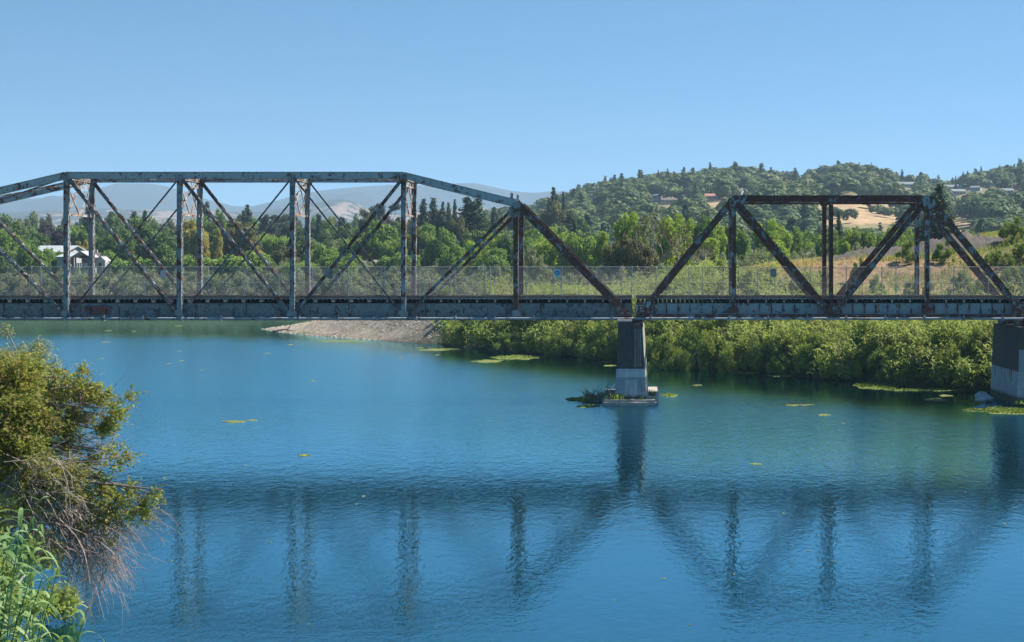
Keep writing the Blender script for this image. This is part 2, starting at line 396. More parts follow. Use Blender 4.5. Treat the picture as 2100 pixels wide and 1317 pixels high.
# ------------------------------------------------------------------ far mountains
def mountains(name, Yc, half, pxs, pys, mcol, seed, rough):
    rs = np.random.RandomState(seed)
    xx = np.linspace(-8500, 8500, 500)*(Yc/9000 if Yc < 9000 else 1); yy = np.linspace(Yc-half, Yc+half, 60)
    A, B = np.meshgrid(xx, yy)
    px = VX+F*A/Yc
    top = (HY-np.interp(px, pxs, pys))/F*Yc+H
    t = np.clip(1-np.abs(B-Yc)/half, 0, 1)
    prof = np.where(B < Yc, t**.9, t)
    n = 0; amp = 1
    for o in range(5):
        sc = rough/(1.9**o); r = 0
        for _ in range(7):
            an = rs.uniform(0, 2*math.pi); r = r+np.sin((A*math.cos(an)+B*math.sin(an))*2*math.pi/sc*rs.uniform(.7, 1.3)+rs.uniform(0, 6.28))
        r = 1-np.abs(r/2.2) if o < 3 else r/3
        n = n+amp*r; amp *= .52
    zz = prof*top*(1+.22*(n-.6)*(1-prof**3)*1.2)+np.where(t <= 0, -3, 0)+4*t
    nx, ny = len(xx), len(yy); ii = (np.arange(ny-1)[:, None]*nx+np.arange(nx-1)[None, :]).ravel()
    me = mesh_np(name, np.stack([A.ravel(), B.ravel(), np.maximum(zz.ravel(), -2.5)], 1), np.stack([ii, ii+1, ii+nx+1, ii+nx], 1), [mcol], smooth=True)
    tag(link(name, me), None, None, kind='structure')
def mat_mount(name, lo, hi, cut, sc):
    m, nt, out = new_mat(name); pos = geo_pos(nt)
    f = noise(nt, pos, sc, 8, .72); g = noise(nt, pos, sc*8, 3, .6)
    s = nt.nodes.new('ShaderNodeMath'); s.operation = 'MULTIPLY_ADD'; L(nt, g, s.inputs[0]); s.inputs[1].default_value = .35; L(nt, f, s.inputs[2])
    prin(nt, out, ramp(nt, s.outputs[0], [(cut-.03, lo), (cut+.03, hi)]), .95, .1); return m
mountains('distant_mountains', 7800, 2400, [-900, -300, 0, 58, 130, 190, 245, 317, 375, 418, 476, 505, 529, 566, 621, 667, 745, 803, 860, 932, 976, 1031, 1064, 1102, 1135, 1200, 1400, 2000, 2900],
          [430, 425, 418, 410, 405, 392, 376, 377, 393, 408, 424, 425, 423, 414, 398, 389, 379, 375, 377, 376, 376, 389, 395, 397, 393, 394, 400, 420, 420],
          mat_mount('mountain_scrub', (.018, .026, .028), (.12, .095, .075), .84, .0035), 3, 1800)
mountains('tan_foothills', 4600, 900, [-900, 0, 100, 200, 330, 460, 540, 590, 640, 690, 725, 745, 790, 900, 1050, 1150, 1250, 2600],
          [440, 438, 434, 430, 432, 437, 436, 428, 418, 410, 413, 427, 440, 432, 425, 420, 430, 450],
          mat_mount('foothill_grass', (.035, .042, .034), (.23, .165, .125), .70, .004), 8, 900)

# ------------------------------------------------------------------ leaves, crowns and trees
def leaves(rs, cen, nrm, a, b):
    """rhombic leaves: cen (n,3), nrm (n,3), a,b half length and half width"""
    n = len(cen); nrm = nrm/(np.linalg.norm(nrm, axis=1)[:, None]+1e-9)
    t = rs.normal(size=(n, 3)); t -= nrm*(t*nrm).sum(1)[:, None]; t /= np.linalg.norm(t, axis=1)[:, None]+1e-9
    u = np.cross(nrm, t); a = np.asarray(a).reshape(-1, 1)*np.ones((n, 1)); b = np.asarray(b).reshape(-1, 1)*np.ones((n, 1))
    V = np.stack([cen-t*a, cen+u*b-t*a*.1, cen+t*a, cen-u*b-t*a*.1], 1).reshape(-1, 3)
    return V, np.arange(4*n).reshape(n, 4)
def clump_leaves(rs, cl, total, a, b, shell=.5, nb=.5, flat=.85):
    cl = np.asarray(cl, float); w = cl[:, 3]**2; w = w/w.sum()
    k = rs.choice(len(cl), total, p=w); cv = rs.uniform(0, 1, len(cl))
    d = rs.normal(size=(total, 3)); d /= np.linalg.norm(d, axis=1)[:, None]
    r = cl[k, 3]*(shell+(1-shell)*rs.uniform(0, 1, total)**.7)*rs.uniform(.8, 1.12, total)
    o = d*r[:, None]; o[:, 2] *= flat
    c = cl[k, :3]+o
    nn = d+nb*rs.normal(size=(total, 3)); nn[:, 2] += .25
    s = rs.uniform(.7, 1.3, total)
    V, Q = leaves(rs, c, nn, a*s, b*s)
    pl = .5 if a < .4 else .2
    return V, Q, np.clip((1-pl)*cv[k]+pl*rs.uniform(0, 1, total), 0, 1)
def limbs(rs, mb, base, targets, r0, fork=.35, bend=.12, sides=6, r1=.04):
    base = np.asarray(base, float); tg = np.asarray(targets, float)
    ctr = tg.mean(0); top = base+(ctr-base)*fork+rs.normal(size=3)*bend
    mb.tube([base, base+(top-base)*.5+rs.normal(size=3)*bend, top, top+(ctr-top)*.5+rs.normal(size=3)*bend*2], r0, r0*.45, sides)
    for t in tg:
        st = base+(top-base)*rs.uniform(.7, 1)
        mid = st+(t-st)*.5+rs.normal(size=3)*bend*3+np.array([0, 0, .08*np.linalg.norm(t-st)])
        mb.tube([st, mid, t], r0*.42, r1, 5)
def proto(name, kind, seed):
    """returns (crown mesh, trunk mesh, width, height): trees stand on z=0"""
    rs = np.random.RandomState(seed); mb = MB()
    if kind in ('oak', 'green', 'olive', 'gold', 'purple', 'hill'):
        W, Hh = 10., 9.
        n = 30 if kind != 'hill' else 13; cl = []
        lop = rs.uniform(.7, 1.15, 8)
        while len(cl) < n:
            d = rs.normal(size=3); d /= np.linalg.norm(d)
            if d[2] < -.45: continue
            az = int((math.atan2(d[1], d[0])/(2*math.pi)+.5)*7.99)
            k = rs.uniform(.55, .9)*lop[az]
            cl.append((d[0]*4.2*k, d[1]*4.2*k, 5.0+d[2]*3.5*k, rs.uniform(.85, 1.75) if kind != 'hill' else rs.uniform(1.5, 2.4)))
        a, b, N = (.27, .17, 5600) if kind != 'hill' else (.50, .40, 1300)
        V, Q, var = clump_leaves(rs, cl, N, a, b) if kind != 'hill' else clump_leaves(rs, cl, N, a, b, .8, .18)
        limbs(rs, mb, (0, 0, -.4), [c[:3] for c in cl[:9]], .35, .4, .2)
        mk = kind; tm = 'bark'
    elif kind == 'cotton':
        W, Hh = 9., 14.; cl = []
        for j in range(9):
            az = rs.uniform(0, 6.28); rr = rs.uniform(.2, 3.6); top = rs.uniform(7.5, 13)*(1-.05*rr)
            for i in range(6):
                z = top-i*rs.uniform(1.0, 1.7)
                if z < 2.2: break
                cl.append((math.cos(az)*rr*(1+.1*i)+rs.normal()*.5, math.sin(az)*rr*(1+.1*i)+rs.normal()*.5, z, rs.uniform(.7, 1.6)))
        V, Q, var = clump_leaves(rs, cl, 7500, .24, .17, .45, .7, .95)
        limbs(rs, mb, (0, 0, -.4), [c[:3] for c in cl[::5]], .32, .3, .25)
        mk = 'cotton'; tm = 'bark_grey'
    elif kind == 'willow':
        W, Hh = 10., 7.; cl = []
        for j in range(34):
            az = rs.uniform(0, 6.28); rr = 4.2*math.sqrt(rs.uniform(0, 1)); hmax = 6.0*(1-(rr/5.6)**2)*rs.uniform(.75, 1.1)
            cl.append((math.cos(az)*rr, math.sin(az)*rr, hmax*rs.uniform(.45, 1), rs.uniform(.6, 1.25)))
        V, Q, var = clump_leaves(rs, cl, 6500, .26, .085, .2, 1.1, 1.15)
        limbs(rs, mb, (0, 0, -.3), [c[:3] for c in cl[:10]], .2, .2, .3)
        mk = 'willow'; tm = 'bark_grey'
    elif kind == 'shrub':
        W, Hh = 6., 4.5; cl = []
        for j in range(26):
            az = rs.uniform(0, 6.28); rr = 2.5*math.sqrt(rs.uniform(0, 1)); hmax = 4.0*(1-(rr/3.6)**2)*rs.uniform(.7, 1.1)
            cl.append((math.cos(az)*rr, math.sin(az)*rr, hmax*rs.uniform(.3, 1), rs.uniform(.4, .85)))
        V, Q, var = clump_leaves(rs, cl, 7000, .15, .055, .2, 1.1, 1.1)
        limbs(rs, mb, (0, 0, -.3), [c[:3] for c in cl[:10]], .1, .2, .3)
        mk = 'shrub'; tm = 'bark_grey'
    elif kind in ('fir', 'cypress', 'hillfir'):
        far = kind == 'hillfir'
        W, Hh = (8., 16.) if kind != 'cypress' else (5.5, 15.)
        B0, N0 = [], []
        nl = 30 if not far else 16; ztop = Hh
        for i in range(nl):
            z = .8+(ztop-1.)*(i/nl)**.95; rad = (W/2)*(1-(z/ztop))**.85*rs.uniform(.75, 1.12)+.15
            nb = (13 if not far else 8)-int(5*i/nl)
            for q in range(max(4, nb)):
                az = rs.uniform(0, 6.28); rr = rad*rs.uniform(.65, 1.15)
                m_ = max(5, int(rr*(14 if not far else 5)))
                t = rs.uniform(.08, 1, m_)**.8
                dro = -.22 if kind != 'cypress' else .7
                pts = np.stack([np.cos(az)*rr*t+rs.normal(size=m_)*.16, np.sin(az)*rr*t+rs.normal(size=m_)*.16, z+dro*rr*t+.12*rr*t*t+rs.normal(size=m_)*.15], 1)
                B0.append(pts); nn = np.tile([math.cos(az)*.5, math.sin(az)*.5, .8], (m_, 1))+rs.normal(size=(m_, 3))*.5; N0.append(nn)
        B0 = np.concatenate(B0); N0 = np.concatenate(N0)
        sz = (.30, .12) if not far else (.75, .42)
        V, Q = leaves(rs, B0, N0, sz[0]*rs.uniform(.7, 1.3, len(B0)), sz[1]*rs.uniform(.7, 1.3, len(B0))); var = rs.uniform(0, 1, len(B0))
        mb.tube([(0, 0, -.4), (0, 0, Hh*.5), (0, 0, Hh*.96)], .3, .03, 6)
        mk = 'conif'; tm = 'bark'
    elif kind == 'euc':
        W, Hh = 9., 20.; cl = []
        for j in range(15):
            az = rs.uniform(0, 6.28); rr = rs.uniform(.8, 3.8); cl.append((math.cos(az)*rr, math.sin(az)*rr, rs.uniform(11.5, 18.8)-.3*rr, rs.uniform(.9, 1.8)))
        for j in range(6):
            az = rs.uniform(0, 6.28); rr = rs.uniform(1, 3.4); cl.append((math.cos(az)*rr, math.sin(az)*rr, rs.uniform(6, 12), rs.uniform(.6, 1.1)))
        V, Q, var = clump_leaves(rs, cl, 4200, .30, .12, .3, 1.0, .9)
        limbs(rs, mb, (0, 0, -.4), [c[:3] for c in cl], .35, .55, .3)
        mk = 'euc'; tm = 'bark_grey'
    elif kind == 'bare':
        W, Hh = 7., 12.; tips = []
        def rec(p, d, ln, r, dep):
            q = p+d*ln; mid = p+d*ln*.5+rs.normal(size=3)*ln*.06
            mb.tube([p, mid, q], r, r*.62, 5 if dep < 3 else 3, cap=False)
            if dep >= 5: tips.append(q); return
            for _ in range(2+(rs.rand() < .55)+(dep == 0)):
                e = d+rs.normal(size=3)*.48; e[2] += .22; e /= np.linalg.norm(e)
                rec(q-d*ln*rs.uniform(0, .35), e, ln*rs.uniform(.6, .82), r*.6, dep+1)
        rec(np.array([0, 0, -.3]), np.array([.05, 0, 1.]), 4.0, .26, 0)
        tp = np.array(tips); cl = [(*t, .35) for t in tp[::2]]
        V, Q, var = clump_leaves(rs, cl, 700, .15, .09, .1)
        mk = 'olive'; tm = 'bark_grey'
    crown = mesh_np(name+'_crown', V, Q, [M[mk]], var)
    trunk = mesh_mb(name+'_trunk', mb, [M[tm]], smooth=True)
    return dict(crown=crown, trunk=trunk, W=W, H=Hh)
PR = {}
def protos(kind, seeds): PR[kind] = [proto('%s_%d' % (kind, s), kind, s) for s in seeds]
protos('oak', (1, 2, 3)); protos('green', (4, 5, 6)); protos('olive', (7,)); protos('gold', (8,)); protos('purple', (9,))
protos('cotton', (11, 12, 13)); protos('willow', (14, 15, 16, 17)); protos('shrub', (18, 19, 20, 36)); protos('fir', (21, 22)); protos('cypress', (23,))
protos('euc', (24, 25)); protos('bare', (26, 27)); protos('hill', (28, 29, 30, 31)); protos('hillfir', (32, 33))
NM = dict(oak='oak_tree', green='broadleaf_tree', olive='olive_green_tree', gold='golden_tree', purple='plum_tree', cotton='cottonwood_tree', willow='willow_tree',
          shrub='bank_shrub', fir='fir_tree', cypress='cypress_tree', euc='eucalyptus_tree', bare='bare_tree', hill='oak_tree', hillfir='fir_tree')
DS = dict(oak='dark round oak', green='fresh green tree', olive='dull olive tree', gold='golden yellow tree', purple='dark purple leaved tree', cotton='yellow-green cottonwood',
          willow='grey-green willow', shrub='feathery green shrub', fir='dark pointed fir', cypress='dense dark conifer', euc='tall thin eucalyptus',
          bare='grey leafless tree', hill='dark oak', hillfir='dark fir')
TREES = []      # (object, kind, px, py_top, Y)
NT = [0]
def tree(kind, x, y, w, h, z=None, parts=True, rot=None, mat=None, sink=0.):
    rs = np.random.RandomState(1000+NT[0]); NT[0] += 1
    p = PR[kind][rs.randint(len(PR[kind]))]
    z = gz(x, y) if z is None else z
    sc = (w/p['W'], w/p['W'], h/p['H'])
    if parts:
        o = link(NM[kind], None, None, (x, y, z-sink)); o.empty_display_size = .5
        link('crown', p['crown'], o); link('trunk', p['trunk'], o)
    else: o = link(NM[kind], p['crown'], None, (x, y, z-sink))
    o.scale = sc; o.rotation_euler = (0, 0, rs.uniform(0, 6.28) if rot is None else rot)
    o['category'] = 'shrub' if kind == 'shrub' else 'tree'
    TREES.append((o, kind, PX(x, y), PY(z+h, y), y)); return o
def tpx(kind, px, ytop, Y, wpx, mul=1.22):
    if kind in ('fir', 'cypress'): mul = 1.75
    if kind == 'gold': mul = 1.7
    """tree at distance Y whose top reaches a given height of the view"""
    x = (px-VX)/F*Y; z = gz(x, Y); top = H-(ytop-HY)/F*Y
    return tree(kind, x, Y, wpx*Y/F*mul, max(2.5, top-z), z)
# named trees: kind, x, y of top, distance, width
FEAT = [('oak', 25, 440, 470, 75), ('oak', 75, 470, 400, 70), ('green', 5, 470, 380, 90), ('green', 60, 490, 345, 70), ('oak', 8, 505, 336, 60), ('green', 95, 508, 350, 50),
        ('purple', 112, 462, 430, 75), ('purple', 95, 452, 520, 60), ('green', 148, 462, 440, 34), ('green', 172, 458, 440, 40), ('fir', 186, 408, 560, 50),
        ('gold', 163, 496, 400, 20), ('gold', 176, 494, 402, 20), ('cotton', 205, 484, 400, 36), ('cotton', 232, 478, 410, 40), ('gold', 196, 508, 398, 18), ('cotton', 74, 494, 440, 24), ('cotton', 90, 488, 442, 24),
        ('green', 226, 512, 372, 50), ('green', 108, 508, 358, 40), ('green', 80, 513, 355, 40), ('willow', 132, 534, 346, 30), ('oak', 290, 444, 392, 100), ('oak', 252, 472, 384, 60), ('oak', 335, 470, 388, 80), ('oak', 225, 432, 600, 60), ('cypress', 275, 432, 560, 30), ('cypress', 297, 430, 560, 24),
        ('gold', 398, 452, 400, 44), ('gold', 447, 470, 396, 18), ('gold', 412, 470, 398, 26), ('oak', 435, 450, 430, 60), ('fir', 424, 410, 620, 34), ('green', 455, 432, 520, 40), ('olive', 490, 446, 410, 92), ('oak', 345, 500, 350, 70),
        ('fir', 508, 416, 600, 36), ('fir', 500, 428, 590, 30), ('gold', 530, 506, 386, 26), ('euc', 574, 424, 520, 50), ('euc', 552, 432, 530, 36), ('euc', 592, 422, 525, 40), ('green', 560, 470, 430, 60), ('oak', 620, 478, 420, 90),
        ('fir', 655, 438, 560, 30), ('fir', 652, 436, 620, 24), ('oak', 700, 462, 480, 70), ('oak', 670, 470, 500, 60), ('fir', 698, 442, 640, 22), ('green', 780, 456, 400, 86), ('green', 810, 480, 380, 60), ('green', 660, 500, 372, 70), ('olive', 585, 500, 380, 60),
        ('euc', 755, 412, 560, 40), ('euc', 792, 408, 620, 62), ('euc', 775, 418, 590, 30), ('oak', 760, 440, 520, 50), ('fir', 868, 404, 520, 40), ('fir', 888, 402, 530, 44), ('fir', 908, 410, 540, 26), ('fir', 920, 412, 520, 26), ('fir', 933, 405, 560, 22),
        ('cypress', 958, 402, 480, 50), ('cypress', 980, 404, 490, 50), ('cypress', 970, 412, 470, 60), ('fir', 902, 428, 480, 60), ('fir', 1012, 424, 560, 24), ('green', 870, 458, 400, 60), ('green', 905, 470, 390, 66), ('olive', 940, 440, 440, 50),
        ('cotton', 960, 486, 352, 60), ('cotton', 1010, 470, 366, 70), ('oak', 1030, 478, 360, 70), ('green', 1075, 490, 350, 70), ('green', 930, 500, 345, 60),
        ('fir', 1050, 392, 640, 26), ('fir', 1062, 396, 640, 20), ('fir', 1136, 380, 640, 34), ('fir', 1155, 389, 640, 16), ('fir', 1126, 402, 620, 30), ('olive', 1140, 408, 590, 56),
        ('green', 1092, 412, 620, 26), ('oak', 1085, 430, 560, 60), ('oak', 1185, 432, 580, 60), ('oak', 1105, 455, 520, 60), ('oak', 1155, 462, 500, 60), ('cypress', 1178, 448, 420, 24), ('cotton', 1135, 455, 430, 40), ('cotton', 1120, 480, 360, 60),
        ('oak', 1210, 470, 420, 60), ('cotton', 1235, 458, 290, 56), ('green', 1215, 484, 300, 60), ('green', 1190, 500, 330, 60), ('cotton', 1160, 492, 340, 50),
        ('cotton', 1290, 418, 262, 64), ('cotton', 1310, 430, 258, 50), ('cotton', 1382, 424, 262, 66), ('cotton', 1404, 432, 268, 50), ('bare', 1345, 428, 235, 70), ('bare', 1325, 440, 238, 60), ('bare', 1395, 470, 225, 60),
        ('olive', 1290, 478, 240, 80), ('olive', 1260, 492, 245, 60), ('olive', 1320, 500, 222, 60), ('bare', 1450, 488, 200, 60), ('bare', 1428, 500, 205, 50), ('green', 1440, 440, 290, 50), ('cotton', 1460, 436, 295, 50), ('cotton', 1495, 440, 300, 60), ('green', 1520, 470, 290, 60),
        ('cotton', 1575, 440, 300, 66), ('cotton', 1600, 448, 306, 50), ('willow', 1550, 482, 280, 70), ('green', 1640, 470, 310, 70), ('willow', 1660, 492, 290, 60), ('oak', 1622, 486, 330, 50), ('willow', 1610, 502, 280, 60),
        ('fir', 1720, 428, 330, 26), ('cotton', 1745, 462, 300, 60), ('green', 1770, 452, 300, 50), ('green', 1800, 462, 306, 66), ('cotton', 1735, 482, 280, 44), ('green', 1835, 458, 300, 60), ('green', 1860, 454, 310, 60), ('oak', 1885, 468, 300, 60), ('green', 1700, 474, 310, 60),
        ('fir', 1926, 372, 262, 74), ('cypress', 1905, 430, 270, 60), ('fir', 1950, 440, 262, 60), ('green', 1985, 478, 300, 44), ('green', 2030, 470, 310, 60), ('green', 2070, 474, 300, 60), ('bare', 2032, 452, 290, 30), ('green', 2110, 468, 290, 60), ('cotton', 2008, 480, 300, 40)]
for a in FEAT: tpx(*a)
rs = np.random.RandomState(45); px = -60
while px < 1190:
    tpx(['oak', 'green', 'oak', 'fir', 'olive'][rs.randint(5)], px, rs.uniform(434, 452), rs.uniform(640, 880), rs.uniform(34, 60)); px += rs.uniform(22, 36)
px = 1090
while px < 1900:
    k = ['cotton', 'willow', 'green', 'willow', 'green', 'cotton'][rs.randint(6)]
    tpx(k, px, rs.uniform(462, 492) if k != 'willow' else rs.uniform(485, 505), rs.uniform(275, 345), rs.uniform(70, 100)); px += rs.uniform(26, 40)
px = 1500
while px < 1840:
    tpx('willow', px, rs.uniform(500, 516)-max(0, (px-1700)*.1), rs.uniform(255, 268), rs.uniform(50, 80)); px += rs.uniform(24, 40)
for a in (('shrub', 2050, 540, 176, 60), ('shrub', 2095, 548, 172, 70), ('shrub', 1978, 560, 170, 50), ('shrub', 2030, 566, 168, 50), ('shrub', 1860, 530, 178, 40), ('shrub', 1935, 540, 178, 44), ('shrub', 1760, 568, 172, 30), ('shrub', 1690, 574, 170, 26), ('shrub', 2080, 500, 184, 60), ('shrub', 2110, 520, 178, 60), ('shrub', 1640, 580, 166, 30), ('shrub', 1590, 574, 168, 30), ('shrub', 1800, 578, 167, 34), ('shrub', 1905, 580, 165, 34)): tpx(*a)
# willow thicket along the far bank
rs = np.random.RandomState(44)
px = -120
while px < 1280:
    Yq = rs.uniform(322, 338); tpx('willow', px, rs.uniform(536, 556), Yq, rs.uniform(75, 105)); px += rs.uniform(46, 64)
px = -90
while px < 1240:
    Yq = rs.uniform(343, 362)
    if not 60 < px < 236: tpx('willow' if rs.rand() < .6 else 'green', px, rs.uniform(506, 530), Yq, rs.uniform(75, 105))
    px += rs.uniform(50, 76)
tpx('willow', 738, 520, 372, 60); tpx('green', 712, 516, 384, 60)
for px in range(40, 262, 26): tpx('willow', px, 539+rs.uniform(-4, 5), 342+rs.uniform(-3, 3), rs.uniform(50, 70))
# second storey of trees
px = -60
while px < 1240:
    if not 40 < px < 200: tpx(['green', 'green', 'willow', 'oak'][rs.randint(4)], px, rs.uniform(468, 494), rs.uniform(390, 440), rs.uniform(60, 90))
    px += rs.uniform(44, 70)
px = -80
while px < 1180:
    tpx(['oak', 'oak', 'green', 'fir'][rs.randint(4)], px, rs.uniform(446, 468), rs.uniform(520, 620), rs.uniform(45, 75)); px += rs.uniform(34, 54)
# trees and shrubs between the reeds and the spoil bank
for px, yt, Yq, w in ((1130, 545, 262, 90), (1040, 556, 262, 80), (1180, 540, 250, 80), (1230, 530, 240, 80), (1285, 540, 225, 70), (960, 560, 275, 80), (1370, 520, 215, 70), (1420, 548, 200, 60), (1090, 520, 300, 70), (1000, 530, 305, 80), (1060, 540, 250, 70), (1105, 560, 236, 60), (1150, 552, 232, 60), (1205, 548, 226, 64), (1255, 552, 216, 60), (1310, 545, 205, 60), (1340, 562, 196, 50), (1400, 538, 205, 60), (1455, 545, 195, 56), (1480, 530, 215, 60), (1250, 520, 262, 70), (1350, 528, 235, 60), (1440, 515, 240, 70), (1000, 562, 262, 70)):
    tpx('willow', px, yt, Yq, w)
for px, yt, Yq, w in ((1545, 548, 172, 60), (1530, 570, 168, 40), (1860, 565, 166, 50), (2000, 572, 165, 46), (2085, 535, 170, 60), (2120, 560, 165, 60), (1980, 585, 160, 40), (1620, 588, 166, 36), (2060, 570, 162, 44), (1480, 560, 180, 50)):
    tpx('shrub', px, yt, Yq, w)
# shrubs hanging over the water on the right bank
SH = [(915, 655, 222, 44), (898, 662, 229, 36), (925, 662, 219, 40), (950, 652, 213, 60), (985, 662, 203, 60), (1015, 672, 194, 60), (1060, 655, 190, 80), (1045, 684, 186, 60), (1110, 662, 184, 80), (1150, 675, 177, 70), (1195, 660, 176, 80), (1225, 680, 170, 70),
      (1345, 668, 160, 70), (1385, 690, 156.5, 60), (1440, 665, 155, 80), (1680, 690, 143.5, 70), (1760, 700, 139.5, 70), (1830, 690, 137.5, 90), (1900, 680, 135.5, 90), (1960, 690, 133, 80), (1560, 690, 150, 70), (1640, 670, 149, 80), (1500, 700, 151.5, 60), (2010, 670, 132, 70), (1850, 725, 134, 60), (1935, 735, 131.5, 60), (1600, 720, 147, 50)]
for a in SH: tpx('shrub', *a)
rs = np.random.RandomState(123)
for i in range(24):
    s = i/23; px = 960+s*1060; bp = WP[2:11]; 
    xs_ = np.interp(px, [VX+F*q[0]/q[1] for q in bp[::-1]], [q[0] for q in bp[::-1]]); ys_ = np.interp(px, [VX+F*q[0]/q[1] for q in bp[::-1]], [q[1] for q in bp[::-1]])
    tree('shrub', float(xs_)+rs.uniform(-.5, 1.2), float(ys_)+rs.uniform(.6, 3.5), rs.uniform(4.0, 6.8), rs.uniform(3.2, 5.6), rs.uniform(-.2, .5))
# hill: largest (nearest) ones as trees of their own, the rest one wood
HOUSES = [  # px, py of the wall foot, width px, height px, wall, roof, turn, kind
 (1407, 402, 24, 9, 'white', 'grey', 20, 'small white gabled house high among the oaks'), (1350, 411, 16, 7, 'white', 'grey', -20, 'tiny white house among dark oaks on the left hillside'),
 (1371, 419, 30, 5, 'tan', 'brown', 5, 'long low tan house in the trees above the cottonwoods'), (1459, 411, 36, 10, 'pink', 'red', 8, 'long pale two-storey house above a patch of bare ground'),
 (1517, 400, 16, 8, 'white', 'grey', -30, 'small white house just above the left end of the low truss'), (1540, 402, 20, 6, 'grey', 'grey', 15, 'low grey house just right of the white one above the truss'),
 (1611, 367, 20, 8, 'tan', 'red', 25, 'brown house with reddish roof near the top of the round hill'), (1680, 353, 22, 9, 'pink', 'red', -10, 'red-roofed house on the crest among oaks'),
 (1686, 369, 26, 8, 'tan', 'brown', 8, 'grey-brown house below the red-roofed crest house'), (1750, 392, 20, 9, 'blue', 'grey', -8, 'small blue and white house above the middle of the low truss'),
 (1799, 360, 20, 12, 'pink', 'red', 35, 'steep pink-roofed house below the highest lone conifer'), (1840, 367, 20, 9, 'brown', 'brown', -20, 'dark brown house near the saddle of the hill'),
 (1861, 385, 40, 8, 'blue', 'grey', 4, 'long flat grey house right of the small blue one'), (1912, 379, 24, 7, 'tan', 'brown', 14, 'brown-roofed house in the dip of the skyline'),
 (1955, 385, 36, 10, 'grey', 'grey', -10, 'large grey house upper of the pair in the dip'), (1963, 401, 30, 12, 'white', 'grey', 22, 'large white house with grey roof lower of the pair'),
 (1975, 378, 12, 8, 'white', 'red', 40, 'small white house behind the large grey one'), (2002, 392, 20, 8, 'blue', 'grey', -25, 'blue-grey house right of the large white one'),
 (2038, 382, 26, 10, 'grey', 'grey', 10, 'grey gabled house on the right hillside'), (2062, 399, 28, 6, 'white', 'grey', 5, 'low white roofed house lowest on the right hillside'),
 (2091, 387, 20, 8, 'pink', 'brown', -12, 'pinkish house at the right edge of the hillside'), (1790, 434, 9, 6, 'brown', 'red', 20, 'tiny red barn standing in the bare tan field'),
 (1218, 414, 22, 4, 'pink', 'red', 4, 'long low pink-roofed house at the left foot of the hill'), (1226, 448, 22, 6, 'white', 'grey', -15, 'white house left of the bright cottonwoods'),
 (1101, 430, 16, 4, 'white', 'red', 10, 'tiny house beside the pair of tall firs'), (1330, 411, 8, 5, 'white', 'grey', 20, 'tiny white shed left of the small white house')]
hp = [hit(a[0], a[1], 660, 1395) for a in HOUSES]
rs = np.random.RandomState(77); cand = []
for _ in range(6500):
    Yq = math.sqrt(rs.uniform(560**2, 1520**2)); px = rs.uniform(960, 2160); x = (px-VX)/F*Yq
    cand.append((x, Yq, px))
ca_ = np.array(cand); cz = terr(ca_[:, 0], ca_[:, 1]); cpy = PY(cz, ca_[:, 1])
fld = in_field(ca_[:, 2], cpy) & (ca_[:, 1] > 640)
keep = []
for i in range(len(cand)):
    x, Yq, px = cand[i]
    if px < 1160 and Yq > 1340: continue
    if fld[i]: continue
    hgt = rs.uniform(8, 14); py_top = cpy[i]-hgt/Yq*F
    wd = hgt*rs.uniform(1.1, 1.8)
    # keep the view of houses and of the bare fields open
    bad = False
    for (hx, hy, hz), hs in zip(hp, HOUSES):
        if Yq < hy+10 and abs(px-hs[0]) < hs[2]*.36+wd*.22*F/Yq and py_top < hs[1]-1 and cpy[i] > hs[1]-14: bad = True; break
    if bad: continue
    if Yq > 640:
        for fx0, fx1, fy0, fy1 in ((1655, 1865, 418, 455), (1932, 2012, 462, 476), (1440, 1480, 412, 424), (1975, 1998, 405, 430), (1635, 1658, 370, 378)):
            if fx0-3 < px < fx1+3 and py_top < fy1 and cpy[i] > fy0 : bad = True; break
    if bad: continue
    if any((x-k[0])**2+(Yq-k[1])**2 < (k[4]*.50)**2 for k in keep[-2200:]): continue
    keep.append((x, Yq, cz[i], hgt, wd, px, py_top))
keep = keep[:1500]
keep.sort(key=lambda k: k[1]/k[4])
ind, rest = keep[:230], keep[230:]
for k in ind:
    fir = rs.rand() < (.09 if k[5] > 1230 else .28)
    tree('hillfir' if fir else 'hill', k[0], k[1], k[4]*(.55 if fir else 1), k[3]*(1.5 if fir else 1), k[2], parts=False, sink=.8)
for px, py in ((1668, 446), (1700, 440), (1720, 448), (1797, 442), (1815, 446), (1808, 440), (1833, 444), (1845, 452), (1780, 428), (1835, 430), (1851, 434), (1690, 455), (1742, 458)):
    x, y, z = hit(px, py, 650, 1390); tree('hill', x, y, rs.uniform(6, 13), rs.uniform(5, 8), z, parts=False, sink=.6)
for px, yt, Yq, w in ((1245, 372, 1300, 36), (1315, 352, 1330, 22), (1350, 346, 1340, 12), (1369, 343, 1340, 18), (1395, 352, 1345, 8), (1402, 350, 1345, 8), (1421, 341, 1345, 28), (1307, 362, 1330, 16), (1438, 352, 1350, 16),
                       (1787, 331, 1380, 9), (1762, 330, 1385, 8), (1850, 345, 1390, 16), (1888, 350, 1392, 24), (1960, 358, 1390, 8), (1975, 350, 1392, 12), (1984, 348, 1392, 12), (2002, 344, 1390, 14), (2012, 338, 1390, 14), (2030, 344, 1390, 10), (2050, 336, 1390, 10), (2068, 342, 1390, 16), (2080, 334, 1390, 14), (2094, 324, 1390, 16), (2106, 322, 1390, 18)):
    x = (px-VX)/F*Yq; z = gz(x, Yq)
    tree('hillfir', x, Yq, w*Yq/F*1.1, H-(yt-HY)/F*Yq-z, z, parts=False, sink=.5)
VV, QQ, va, nv = [], [], [], 0
def getmesh(me):
    v = np.empty(len(me.vertices)*3, np.float32); me.vertices.foreach_get('co', v)
    a = np.empty(len(me.polygons), np.float32); me.attributes['var'].data.foreach_get('value', a)
    return v.reshape(-1, 3), a
